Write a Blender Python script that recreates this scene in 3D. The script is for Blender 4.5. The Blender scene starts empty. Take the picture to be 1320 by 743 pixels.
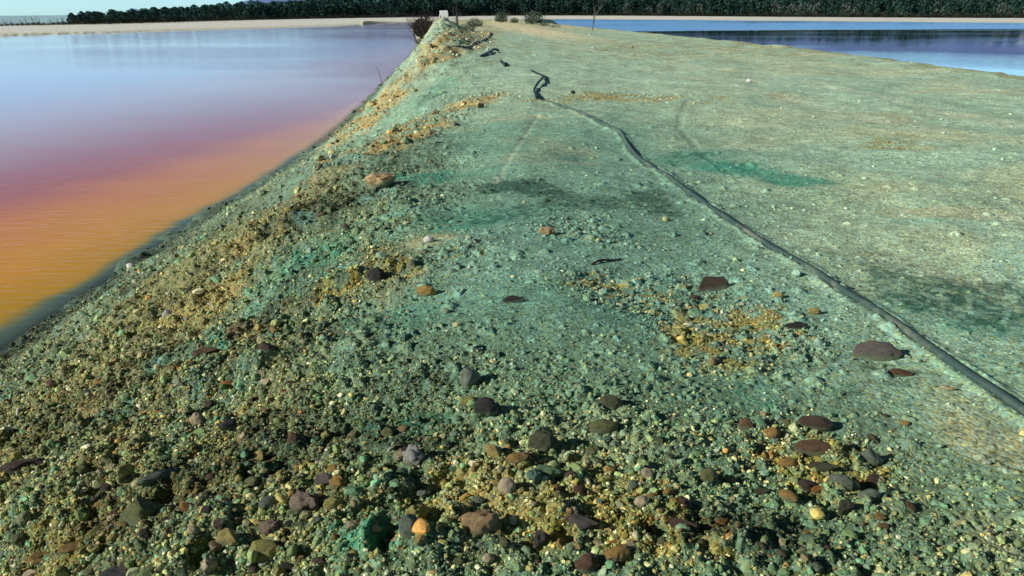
import bpy, bmesh, math, random
import numpy as np
from mathutils import Vector, Matrix, noise as mnoise

random.seed(7)
rng = np.random.default_rng(11)
scene = bpy.context.scene
COL = scene.collection

# ------------------------------------------------------------------ camera facts
FPX, PITCH, ROLL, ZC = 1036.0, math.radians(18.94), math.radians(0.26), 1.7
WATER_Z = -1.6
SUN_DIR = Vector((-0.90, -0.34, 0.0)).normalized()
SUN_EL = math.radians(25)


def ray(px, py):
    """direction of sight towards a point of the 1320 x 743 photograph"""
    u = (px - 660) / FPX
    v = (py - 371.5) / FPX
    u2 = u * math.cos(ROLL) - v * math.sin(ROLL)
    v2 = u * math.sin(ROLL) + v * math.cos(ROLL)
    return (u2, math.cos(PITCH) - math.sin(PITCH) * v2, -math.sin(PITCH) - math.cos(PITCH) * v2)


# ------------------------------------------------------------------ noise in numpy
def _hash(ix, iy, seed):
    h = (ix.astype(np.int64) * 374761393 + iy.astype(np.int64) * 668265263 + seed * 1442695041) & 0xFFFFFFFF
    h = ((h ^ (h >> 13)) * 1274126177) & 0xFFFFFFFF
    h = ((h ^ (h >> 16)) * 2246822519) & 0xFFFFFFFF
    h = h ^ (h >> 15)
    return (h & 0xFFFFFF) / float(0xFFFFFF)


def vnoise(x, y, seed=0):
    ix = np.floor(x); iy = np.floor(y)
    fx = x - ix; fy = y - iy
    fx = fx * fx * fx * (fx * (fx * 6 - 15) + 10)
    fy = fy * fy * fy * (fy * (fy * 6 - 15) + 10)
    a = _hash(ix, iy, seed); b = _hash(ix + 1, iy, seed)
    c = _hash(ix, iy + 1, seed); d = _hash(ix + 1, iy + 1, seed)
    return (a + (b - a) * fx) * (1 - fy) + (c + (d - c) * fx) * fy


def fbm(x, y, seed=0, octs=4, gain=0.5):
    s = 0; amp = 1.0; tot = 0
    for o in range(octs):
        s = s + amp * vnoise(x, y, seed + o * 17)
        tot += amp
        amp *= gain
        x, y = 1.9 * x * 0.88 - 1.9 * y * 0.47 + 3.1, 1.9 * x * 0.47 + 1.9 * y * 0.88 + 7.7
    return s / tot


def worley(x, y, seed=0):
    ix = np.floor(x); iy = np.floor(y)
    best = np.full(x.shape, 9.0)
    hid = np.zeros(x.shape)
    for dx in (-1, 0, 1):
        for dy in (-1, 0, 1):
            cx = ix + dx; cy = iy + dy
            px = cx + 0.15 + 0.7 * _hash(cx, cy, seed)
            py = cy + 0.15 + 0.7 * _hash(cx, cy, seed + 5)
            d = np.hypot(px - x, py - y)
            m = d < best
            best = np.where(m, d, best)
            hid = np.where(m, _hash(cx, cy, seed + 9), hid)
    return best, hid


def sstep(x, a, b):
    t = np.clip((x - a) / (b - a), 0, 1)
    return t * t * (3 - 2 * t)


# ------------------------------------------------------------------ the lie of the land
LAKE_L = [(-5.35, -60), (-5.35, 12), (-5.15, 16), (-5.2, 21), (-5.4, 26), (-5.8, 33), (-6.6, 45), (-7.3, 59),
          (-9.8, 87), (-12.6, 113), (-22.5, 190), (-27, 240), (-35, 303), (-37, 306), (-45, 223), (-70, 165),
          (-82, 135), (-110, 100), (-170, 60), (-320, -60)]
LAKE_R = [(16, -60), (16, 22), (16.2, 38), (14.8, 57), (12, 87), (8, 138), (5, 180), (14, 250), (18, 380),
          (23, 410), (70, 346), (110, 272), (136, 224), (200, 150), (360, 50), (360, -60)]


def sdist(x, y, poly):
    """signed distance to a polygon, positive outside"""
    best = np.full(x.shape, 1e9)
    inside = np.zeros(x.shape, bool)
    n = len(poly)
    for i in range(n):
        x0, y0 = poly[i]; x1, y1 = poly[(i + 1) % n]
        ex, ey = x1 - x0, y1 - y0
        t = np.clip(((x - x0) * ex + (y - y0) * ey) / (ex * ex + ey * ey), 0, 1)
        best = np.minimum(best, np.hypot(x - x0 - t * ex, y - y0 - t * ey))
        if y0 != y1:
            c = ((y0 > y) != (y1 > y)) & (x < (x1 - x0) * (y - y0) / (y1 - y0) + x0)
            inside ^= c
    return np.where(inside, -best, best)


def base_height(x, y, dL=None, dR=None):
    if dL is None:
        dL = sdist(x, y, LAKE_L); dR = sdist(x, y, LAKE_R)
    wob = (fbm(x * 0.35, y * 0.35, 3, 3) - 0.5) * 1.0
    dLw = dL + wob * sstep(dL, 0.4, 2.5)
    dLw = np.where(dLw > 0, dLw * (1 + 0.9 * sstep(y, 22, 45)), dLw)
    zl = np.interp(dLw, [-12, -1.5, -0.4, 0, 0.4, 1.2, 2.2, 3.2, 4.2, 5.4, 7], [-3.4, -2.1, -1.72, -1.6, -1.47, -1.10, -0.62, -0.29, -0.10, -0.01, 0])
    zr = np.interp(dR + wob * 0.6, [-12, -1, 0, 0.4, 1.6, 2.3, 3.0, 4.5], [-3.4, -1.95, -1.6, -1.4, -0.35, 0.02, 0.07, 0])
    zd = np.minimum(zl, zr) + np.where(zr > 0, zr, 0) * 1.0
    # raised rim on the far left brow, and a little heap at its end
    rim = sstep(dLw, 1.2, 4.2) * (1 - sstep(dLw, 5.5, 11))
    zd = zd + rim * 0.8 * sstep(y, 26, 70) * (1 - sstep(y, 92, 120)) * (0.6 + 0.8 * fbm(x * 0.3, y * 0.12, 8, 3))
    d = np.minimum(dL, dR)
    az = x / np.maximum(y, 1.0)
    mid = np.exp(-((az + 0.02) / 0.25) ** 2)
    zb = np.interp(d, [-12, 0, 3, 12, 75, 140], [-3.4, -1.6, -1.42, -1.25, -0.95, -0.6]) + mid * 0.9 * sstep(d, 5, 75)
    lf = 1 - sstep(az, -0.56, -0.44)
    zb = zb - 8 * lf * sstep(d, 80, 260) * (y > -50)
    zb = zb + sstep(d, 75, 420) * (2 - 2 * lf + 13 * sstep(az, -0.5, -0.15) * (1 - 0.6 * sstep(az, 0.3, 0.62)))
    w = np.maximum(sstep(y, 215, 320), np.maximum((x < -14 - 0.12 * y) * 1.0, (x > 20 + 0.05 * y) * 1.0))
    return zd * (1 - w) + zb * w


# ------------------------------------------------------------------ patches seen on the ground
def flat_hit(px, py, z=0.0):
    a, b, c = ray(px, py)
    t = (z - ZC) / c
    return a * t, b * t


def hit(px, py, fn=base_height):
    a, b, c = ray(px, py)
    if c > -0.002:
        c = -0.002
    ts = np.exp(np.linspace(math.log(1.8), math.log(700), 4000))
    zz = ZC + c * ts
    h = np.maximum(fn(a * ts, b * ts), WATER_Z)
    k = int(np.argmax(zz <= h))
    t0, t1 = ts[max(k - 1, 0)], ts[k]
    f0 = ZC + c * t0 - h[max(k - 1, 0)]; f1 = zz[k] - h[k]
    t = t0 + (t1 - t0) * (f0 / (f0 - f1) if f0 != f1 else 0)
    return a * t, b * t, float(ZC + c * t), float(t)


def ellipse(px, py, rx, ry):
    x, y, z, t = hit(px, py)
    x1, y1, _, _ = hit(px + rx, py)
    x2, y2, _, _ = hit(px, py - ry)
    x3, y3, _, _ = hit(px, py + ry)
    return x, (y2 + y3) / 2, max(abs(x1 - x), 0.05), max((y2 - y3) / 2, 0.05)


def band(pts):
    return [hit(*p)[:2] for p in pts]


PITS = [(*ellipse(a, b, c_, d), e) for a, b, c_, d, e in [(497, 700, 22, 24, 0.09), (508, 615, 16, 12, 0.05), (262, 705, 18, 22, 0.08), (212, 640, 18, 16, 0.06),
        (560, 680, 12, 20, 0.05), (840, 690, 14, 14, 0.05), (730, 700, 12, 14, 0.05), (30, 730, 18, 12, 0.05), (905, 690, 14, 10, 0.04),
        (120, 635, 14, 10, 0.05), (320, 610, 14, 10, 0.05), (1120, 610, 12, 12, 0.03), (175, 545, 14, 8, 0.05), (455, 600, 12, 10, 0.04)]]
# name: list of ellipses (px, py, rx, ry, strength)
P_OCHRE = [(830, 378, 170, 34, 0.55), (940, 432, 130, 50, 0.7), (1060, 598, 95, 62, 1.0), (650, 640, 190, 70, 0.75),
           (800, 690, 130, 45, 1.0), (110, 690, 190, 55, 0.8), (470, 362, 110, 20, 0.6), (330, 690, 150, 60, 0.35),
           (230, 590, 160, 60, 0.4), (840, 126, 200, 9, 0.65), (1000, 118, 150, 8, 0.25), (1150, 84, 120, 9, 0.55),
           (1150, 187, 60, 8, 0.6), (700, 62, 70, 5, 0.15), (740, 300, 60, 25, 0.3), (800, 320, 80, 10, 0.3),
           (440, 640, 30, 20, 0.6), (1000, 560, 60, 40, 0.4), (620, 330, 70, 12, 0.4), (900, 560, 90, 30, 0.3),
           (600, 470, 60, 20, 0.25), (380, 440, 90, 25, 0.35)]
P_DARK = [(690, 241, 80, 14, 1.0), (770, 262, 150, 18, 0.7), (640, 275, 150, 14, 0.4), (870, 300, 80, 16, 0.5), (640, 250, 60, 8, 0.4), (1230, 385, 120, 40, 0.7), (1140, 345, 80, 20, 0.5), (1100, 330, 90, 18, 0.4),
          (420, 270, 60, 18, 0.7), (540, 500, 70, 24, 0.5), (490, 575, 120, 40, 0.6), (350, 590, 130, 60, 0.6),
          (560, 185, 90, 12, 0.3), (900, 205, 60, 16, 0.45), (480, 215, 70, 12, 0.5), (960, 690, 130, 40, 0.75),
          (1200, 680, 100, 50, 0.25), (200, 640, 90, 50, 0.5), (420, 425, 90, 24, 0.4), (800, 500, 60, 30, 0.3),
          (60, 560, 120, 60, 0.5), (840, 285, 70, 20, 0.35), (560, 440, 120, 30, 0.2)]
P_TEAL = [(1005, 232, 56, 13, 1.0), (950, 222, 60, 13, 0.95), (900, 205, 50, 12, 0.6), (560, 290, 150, 26, 0.5), (430, 330, 80, 30, 0.6), (650, 175, 100, 26, 0.25),
          (700, 395, 200, 30, 0.35), (560, 225, 80, 14, 0.6), (1240, 400, 110, 40, 0.5), (960, 500, 40, 60, 0.25),
          (500, 410, 80, 22, 0.5), (540, 130, 40, 25, 0.5), (1250, 470, 80, 30, 0.3), (240, 460, 70, 14, 0.8),
          (500, 560, 90, 20, 0.6), (1040, 630, 120, 20, 0.3), (1100, 250, 120, 30, 0.2), (470, 700, 70, 30, 0.7)]
P_PALE = [(1130, 150, 50, 9, 0.9), (1175, 172, 60, 8, 0.5), (1210, 275, 110, 9, 0.7), (1130, 240, 60, 7, 0.5), (1270, 545, 80, 60, 0.6),
          (1290, 690, 60, 60, 0.5), (700, 200, 120, 20, 0.35), (1000, 160, 260, 50, 0.25), (800, 120, 240, 20, 0.25),
          (560, 316, 40, 9, 0.8), (1290, 120, 120, 22, 0.3), (930, 640, 40, 30, 0.3), (660, 620, 110, 60, 0.35),
          (680, 150, 90, 12, 0.5), (740, 560, 160, 50, 0.3)]
PATCH = {k: [(*ellipse(*e[:4]), e[4]) for e in v] for k, v in
         dict(ochre=P_OCHRE, dark=P_DARK, teal=P_TEAL, pale=P_PALE).items()}
# (points in the picture, half width in m, strength)
B_TAN = [(band([(640, 122), (560, 152), (505, 188)]), 0.55, 0.9), (band([(600, 45), (548, 82), (500, 122), (452, 175)]), 0.9, 0.9),
         (band([(440, 190), (380, 270), (320, 330), (250, 400)]), 0.38, 0.45), (band([(330, 410), (220, 470), (120, 520)]), 0.22, 0.5),
         (band([(500, 290), (470, 330)]), 0.2, 0.3), (band([(590, 60), (560, 78)]), 0.8, 0.8), (band([(625, 40), (600, 48), (590, 60)]), 1.6, 0.8)]
B_TRACK = [(band([(700, 56), (800, 72), (950, 92), (1100, 118), (1319, 165)]), 0.22, 0.6), (band([(700, 66), (800, 86), (950, 112), (1200, 170)]), 0.2, 0.5),
           (band([(860, 420), (980, 400), (1100, 470), (1200, 600)]), 0.04, 0.12), (band([(694, 150), (664, 195), (638, 235)]), 0.035, 0.5), (band([(1000, 300), (1070, 325), (1200, 345), (1319, 395)]), 0.10, 0.25),
           (band([(1060, 240), (1170, 268), (1319, 282)]), 0.18, 0.45)]
B_ROAD = [([(-3.0, 178), (-1.5, 130), (1.0, 95), (3.5, 65), (5.5, 45), (6.5, 30)], 2.0, 1.0)]
B_RILL = [(band([(500, 228), (450, 262), (410, 292)]), 0.06, 1.0), (band([(886, 128), (873, 165), (905, 200), (940, 225)]), 0.05, 0.4),
          (band([(560, 120), (510, 165)]), 0.08, 0.6), (band([(600, 105), (530, 150)]), 0.08, 0.5), (band([(640, 50), (560, 80)]), 0.15, 0.9),
          (band([(690, 430), (600, 470)]), 0.05, 0.2)]


def seg_dist(x, y, pts):
    best = np.full(x.shape, 1e9)
    for (x0, y0), (x1, y1) in zip(pts[:-1], pts[1:]):
        ex, ey = x1 - x0, y1 - y0
        t = np.clip(((x - x0) * ex + (y - y0) * ey) / (ex * ex + ey * ey + 1e-9), 0, 1)
        best = np.minimum(best, np.hypot(x - x0 - t * ex, y - y0 - t * ey))
    return best


def fields(x, y):
    dL = sdist(x, y, LAKE_L); dR = sdist(x, y, LAKE_R)
    F = dict(dL=dL, dR=dR)
    wx = (fbm(x * 1.3, y * 1.3, 21, 3) - 0.5)
    wy = (fbm(x * 1.3, y * 1.3, 31, 3) - 0.5)
    for k, lst in PATCH.items():
        m = np.zeros(x.shape)
        for cx, cy, ax, ay, s in lst:
            q = np.hypot((x - cx + wx * ax * 1.3) / ax, (y - cy + wy * ay * 1.3) / ay)
            m = np.maximum(m, s * (1 - sstep(q, 0.45, 1.25)))
        F[k] = m
    for k, lst in dict(tan=B_TAN, track=B_TRACK, road=B_ROAD, rill=B_RILL).items():
        m = np.zeros(x.shape)
        for pts, hw, s in lst:
            wob = 0.9 if k == 'tan' else 0.45
            q = seg_dist(x + wx * hw * wob, y + wy * hw * wob, pts) / hw
            m = np.maximum(m, s * (1 - sstep(q, 0.5, 1.5)))
        F[k] = m
    r = np.hypot(x, y)
    # how stony
    slope = (1 - sstep(dL, 3.6, 5.4)) * sstep(dL, -0.2, 0.2) * (1 - 0.35 * F['teal'])
    near = 1 - sstep(y + 0.55 * np.abs(x - 0.0) * (x > 0), 2.6, 4.6)
    n = fbm(x * 1.1, y * 1.1, 41, 4)
    st = 0.045 + 0.55 * slope * (1 - 0.5 * sstep(y, 6, 13) * sstep(dL, 1.0, 2.2)) * (1 - 0.45 * sstep(r, 8, 18)) + 0.42 * near + 0.45 * F['ochre'] + 0.55 * F['tan'] - 0.15 * F['teal'] - 0.3 * F['pale'] * (r > 3.5)
    st = st * (0.45 + 1.1 * n) * (1 - 0.8 * sstep(x, 0.9 + 0.10 * y, 2.6 + 0.12 * y)) * (1 - 0.45 * sstep(r, 6, 14) * (1 - slope) * (1 - np.clip(F['ochre'] + F['tan'], 0, 1)))
    F['stony'] = np.clip(st, 0.012, 1.0)
    F['slope'] = slope
    F['raw'] = slope * (1 - 0.6 * sstep(y, 6, 13) * sstep(dL, 1.0, 2.2))
    return F


PIPE_PX = [(1350, 552), (1320, 530), (1290, 510), (1240, 478), (1200, 449), (1160, 421), (1120, 395), (1080, 371), (1040, 348),
           (1000, 326), (965, 303), (930, 280), (900, 258), (870, 236), (848, 221), (828, 205), (812, 190), (800, 174), (784, 165),
           (768, 158), (752, 152), (735, 144), (718, 137), (700, 131)]


PIPE_W = [hit(*p)[:2] for p in PIPE_PX]


def fine_height(x, y, F=None):
    if F is None:
        F = fields(x, y)
    z = base_height(x, y, F['dL'], F['dR'])
    r = np.hypot(x, y)
    land = sstep(np.minimum(F['dL'], F['dR']), -0.3, 0.5)
    nearw = 1 - sstep(r, 120, 260)
    z = z + (fbm(x * 0.7, y * 0.7, 51, 4) - 0.5) * 0.16 * nearw * land
    z = z + (fbm(x * 3.1, y * 3.1, 61, 4) - 0.5) * (0.018 + 0.11 * F['stony']) * nearw * (0.3 + 0.7 * land)
    z = z + (fbm(x * 1.1, y * 0.7, 161, 4) - 0.45) * 0.9 * sstep(F['dL'], 0.1, 1.0) * (1 - sstep(F['dL'], 2.5, 5)) * sstep(y, 20, 40) * (1 - sstep(y, 150, 200)) * (x < 0)
    # gullies running down the left slope
    sx = x * 0.8 + y * 0.25
    g = fbm(sx * 0.8, (y - 0.25 * x) * 3.0, 71, 3)
    z = z - sstep(g, 0.5, 0.75) * 0.12 * F['slope'] * land * (1 - sstep(r, 60, 100))
    z = z + (fbm(x * 1.7, y * 1.3, 141, 4) - 0.5) * 0.24 * np.exp(-((F['dL'] - 0.05) / 0.4) ** 2) * (r < 120)
    for cx, cy, ax, ay, dp in PITS:
        q = np.hypot((x - cx) / ax, (y - cy) / ay)
        z = z - dp * (1 - sstep(q, 0.35, 1.1)) + dp * 0.25 * np.exp(-((q - 1.25) / 0.3) ** 2)
    q = seg_dist(x, y, PIPE_W)
    z = z + 0.016 * np.exp(-((q - 0.05) / 0.035) ** 2) * (0.3 + 1.2 * vnoise(x * 6, y * 6, 77))
    z = z - F['rill'] * 0.02 - F['track'] * 0.012
    # embedded stones
    w1, h1 = worley(x * 26, y * 26, 81)
    b1 = np.clip(1 - w1 * 1.7, 0, 1) * (h1 < F['stony'] + 0.02)
    w2, h2 = worley(x * 11, y * 11, 91)
    b2 = np.clip(1 - w2 * 1.8, 0, 1) * (h2 < F['stony'] * 0.7)
    z = z + (b1 ** 0.6 * 0.014 + b2 ** 0.6 * 0.026) * (1 - sstep(r, 25, 60)) * (0.35 + 0.65 * land)
    z = z + (fbm(x * 14, y * 14, 95, 3) - 0.5) * (0.003 + 0.024 * F['stony']) * (1 - sstep(r, 18, 40))
    w3, h3 = worley(x * 5.5 + 0.6 * fbm(x * 3, y * 3, 5, 2), y * 5.5, 131)
    z = z + np.clip(1 - w3 * 1.5, 0, 1) * (h3 - 0.2) * 0.065 * sstep(F['stony'], 0.2, 0.7) * (1 - sstep(r, 30, 70))
    # old wheel ruts on the flat
    z = z + 0.015 * np.sin(2.2 * (x - 0.02 * y * y * 0.2)) * sstep(x, 3, 6) * (r < 90)
    return z


# ------------------------------------------------------------------ colours
def mixc(c, new, m):
    return c + (np.array(new)[None, :] - c) * m[:, None]


def ground_colour(x, y, F):
    n1 = fbm(x * 0.5, y * 0.5, 101, 4)
    n2 = fbm(x * 2.3, y * 2.3, 111, 4)
    n3 = fbm(x * 9.0, y * 9.0, 121, 3)
    n4 = fbm(x * 24.0, y * 24.0, 171, 2)
    gr = 0.35 * n2 + 0.35 * n3 + 0.3 * n4

    def grain(m):
        return sstep(gr, 0.66 - 0.38 * m, 0.83 - 0.38 * m) * sstep(m, 0.02, 0.2)
    r = np.hypot(x, y)
    c = np.tile(np.array([0.185, 0.33, 0.275]), (len(x), 1))
    c = mixc(c, (0.24, 0.38, 0.31), sstep(n1, 0.42, 0.62) * 0.6)
    # near, stony: dark olive green
    near = 1 - sstep(y + 0.3 * np.maximum(x, 0), 2.6, 5.5)
    c = mixc(c, (0.17, 0.23, 0.125), near * 0.65)
    strata = fbm(x * 1.9 + 0.2 * y, y * 0.32, 151, 4)
    c = mixc(c, (0.18, 0.215, 0.13), F['raw'] * 0.75 * sstep(n2, 0.25, 0.45))
    c = mixc(c, (0.30, 0.26, 0.12), F['raw'] * 0.6 * sstep(strata, 0.52, 0.62) * sstep(F['dL'], 0.8, 1.8))
    c = mixc(c, (0.07, 0.06, 0.035), F['raw'] * 0.6 * (1 - sstep(strata, 0.33, 0.45)))
    # pale sage flat on the right and into the distance
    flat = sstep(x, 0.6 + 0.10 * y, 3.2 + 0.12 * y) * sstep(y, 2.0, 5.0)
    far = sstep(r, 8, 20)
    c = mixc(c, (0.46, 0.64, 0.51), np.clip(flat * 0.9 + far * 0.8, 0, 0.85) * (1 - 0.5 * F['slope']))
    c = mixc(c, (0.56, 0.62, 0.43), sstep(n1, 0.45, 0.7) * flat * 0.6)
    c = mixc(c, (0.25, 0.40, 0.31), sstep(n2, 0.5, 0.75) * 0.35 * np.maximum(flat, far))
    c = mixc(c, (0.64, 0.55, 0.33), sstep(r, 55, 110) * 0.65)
    c = mixc(c, (0.80, 0.73, 0.50), F['road'] * 0.85 * sstep(y, 35, 75))
    c = mixc(c, (0.44, 0.34, 0.16), F['tan'] * sstep(n2, 0.3, 0.55))
    c = mixc(c, (0.33, 0.27, 0.085), grain(F['ochre'] * 0.85) * 0.85)
    c = mixc(c, (0.075, 0.31, 0.235), grain(F['teal']) * 0.4 + F['teal'] * 0.4)
    c = mixc(c, (0.50, 0.49, 0.33), F['pale'] * sstep(n2, 0.3, 0.6) * 0.8)
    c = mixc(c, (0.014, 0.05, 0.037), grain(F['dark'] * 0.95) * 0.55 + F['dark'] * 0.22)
    c = mixc(c, (0.62, 0.64, 0.50), F['track'] * 0.5)
    c = mixc(c, (0.05, 0.10, 0.075), F['rill'] * 0.6 * sstep(n3, 0.3, 0.55))
    # brown rim of the far right edge
    c = mixc(c, (0.34, 0.27, 0.11), (1 - sstep(F['dR'], 2.4, 3.6)) * (y < 200) * sstep(n2, 0.35, 0.55) * 0.7)
    # wet edge by the water
    dm = np.minimum(F['dL'], F['dR'])
    wet = 1 - sstep(dm, 0.15, 0.85)
    c = mixc(c, (0.06, 0.10, 0.085), wet * 0.75 * (r < 110))
    # pale beach and dark wood floor beyond the lakes
    w = np.maximum(sstep(y, 230, 300), np.maximum((x < -14 - 0.12 * y) * 1.0, (x > 20 + 0.05 * y) * 1.0))
    beach = np.tile(np.array([0.95, 0.93, 0.86]), (len(x), 1)) * (0.8 + 0.35 * n1[:, None])
    beach = mixc(beach, (0.42, 0.46, 0.36), (1 - sstep(dm, 2, 14)) * 0.6)
    beach = mixc(beach, (0.055, 0.08, 0.04), sstep(dm + 14 * (n1 - 0.5), 66, 76))
    c = c * (1 - w[:, None]) + beach * w[:, None]
    c = mixc(c, (0.40, 0.62, 0.78), sstep(r, 700, 1600) * 0.9)  # distance haze painted into the colour of the farthest ground
    c = c * (0.9 + 0.5 * n3[:, None]) * (1 - 0.36 * F['stony'] * (1 - sstep(r, 10, 22)))[:, None]  # stony ground darkened: shade of the gaps between stones put into the colour
    lum = (c @ np.array([0.25, 0.65, 0.1]))[:, None]
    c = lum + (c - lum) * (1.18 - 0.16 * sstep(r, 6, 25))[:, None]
    return np.clip(c, 0.008, 0.9)


# ------------------------------------------------------------------ node helpers
def mat(name):
    m = bpy.data.materials.new(name); m.use_nodes = True
    nt = m.node_tree
    return m, nt, nt.nodes['Principled BSDF']


def nd(nt, typ, **kw):
    n = nt.nodes.new(typ)
    for k, v in kw.items():
        if k.startswith('i_'):
            key = k[2:]
            n.inputs[int(key) if key.isdigit() else key].default_value = v
        else:
            setattr(n, k, v)
    return n


def link(nt, a, b):
    nt.links.new(a, b)


def ramp(nt, stops, src=None, interp='LINEAR'):
    n = nt.nodes.new('ShaderNodeValToRGB')
    cr = n.color_ramp; cr.interpolation = interp
    while len(cr.elements) > 1:
        cr.elements.remove(cr.elements[0])
    cr.elements[0].position = stops[0][0]; cr.elements[0].color = (*stops[0][1], 1)
    for p, c in stops[1:]:
        e = cr.elements.new(p); e.color = (*c, 1)
    if src is not None:
        nt.links.new(src, n.inputs[0])
    return n


def g3(v):
    return (v, v, v)


def mult(nt, a, b, fac=1.0):
    n = nd(nt, 'ShaderNodeMix', data_type='RGBA', blend_type='MULTIPLY')
    n.inputs[0].default_value = fac
    nt.links.new(a, n.inputs[6]); nt.links.new(b, n.inputs[7])
    return n.outputs[2]


# ground
MG, nt, bs = mat('mineral_ground')
at = nd(nt, 'ShaderNodeVertexColor', layer_name='Col')
geo = nd(nt, 'ShaderNodeNewGeometry')
v1 = nd(nt, 'ShaderNodeTexVoronoi', i_Scale=62.0); link(nt, geo.outputs['Position'], v1.inputs['Vector'])
bw = nd(nt, 'ShaderNodeSeparateColor'); link(nt, v1.outputs['Color'], bw.inputs[0])
r1 = ramp(nt, [(0.0, g3(0.40)), (0.2, g3(0.75)), (0.6, g3(1.0)), (0.9, g3(1.12)), (1.0, g3(1.5))], bw.outputs[0])
v2 = nd(nt, 'ShaderNodeTexVoronoi', i_Scale=21.0); link(nt, geo.outputs['Position'], v2.inputs['Vector'])
bw2 = nd(nt, 'ShaderNodeSeparateColor'); link(nt, v2.outputs['Color'], bw2.inputs[0])
r2 = ramp(nt, [(0.0, g3(0.65)), (0.12, g3(0.9)), (0.7, g3(1.0)), (1.0, g3(1.15))], bw2.outputs[1])
n1 = nd(nt, 'ShaderNodeTexNoise', i_Scale=5.0, i_Detail=8.0, i_Roughness=0.75); link(nt, geo.outputs['Position'], n1.inputs['Vector'])
r3 = ramp(nt, [(0.3, g3(0.75)), (0.5, g3(1.0)), (0.68, g3(1.18))], n1.outputs['Fac'])
hue = ramp(nt, [(0.0, (1.25, 1.0, 0.6)), (0.3, (1.08, 1.0, 0.85)), (0.55, (0.9, 1.0, 1.05)), (1.0, (0.95, 1.02, 1.05))], bw.outputs[2])
c = mult(nt, at.outputs['Color'], r1.outputs[0]); c = mult(nt, c, r2.outputs[0]); c = mult(nt, c, r3.outputs[0]); c = mult(nt, c, hue.outputs[0])
link(nt, c, bs.inputs['Base Color'])
bs.inputs['Roughness'].default_value = 0.85
bs.inputs['Specular IOR Level'].default_value = 0.25
b1 = nd(nt, 'ShaderNodeBump', i_Strength=0.6, i_Distance=0.006); link(nt, v1.outputs['Distance'], b1.inputs['Height']); b1.invert = True
b2 = nd(nt, 'ShaderNodeBump', i_Strength=0.5, i_Distance=0.015); link(nt, n1.outputs['Fac'], b2.inputs['Height']); link(nt, b1.outputs[0], b2.inputs['Normal'])
link(nt, b2.outputs[0], bs.inputs['Normal'])

# gravel: colour per stone in a colour attribute
MS, nt, bs = mat('gravel_stone')
at = nd(nt, 'ShaderNodeVertexColor', layer_name='Col')
geo = nd(nt, 'ShaderNodeNewGeometry')
n1 = nd(nt, 'ShaderNodeTexNoise', i_Scale=90.0, i_Detail=4.0); link(nt, geo.outputs['Position'], n1.inputs['Vector'])
r3 = ramp(nt, [(0.3, g3(0.7)), (0.7, g3(1.25))], n1.outputs['Fac'])
c = mult(nt, at.outputs['Color'], r3.outputs[0]); link(nt, c, bs.inputs['Base Color'])
bgv = nd(nt, 'ShaderNodeBump', i_Strength=0.5, i_Distance=0.002); link(nt, n1.outputs['Fac'], bgv.inputs['Height']); link(nt, bgv.outputs[0], bs.inputs['Normal'])
bs.inputs['Roughness'].default_value = 0.85
bs.inputs['Specular IOR Level'].default_value = 0.3


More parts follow.
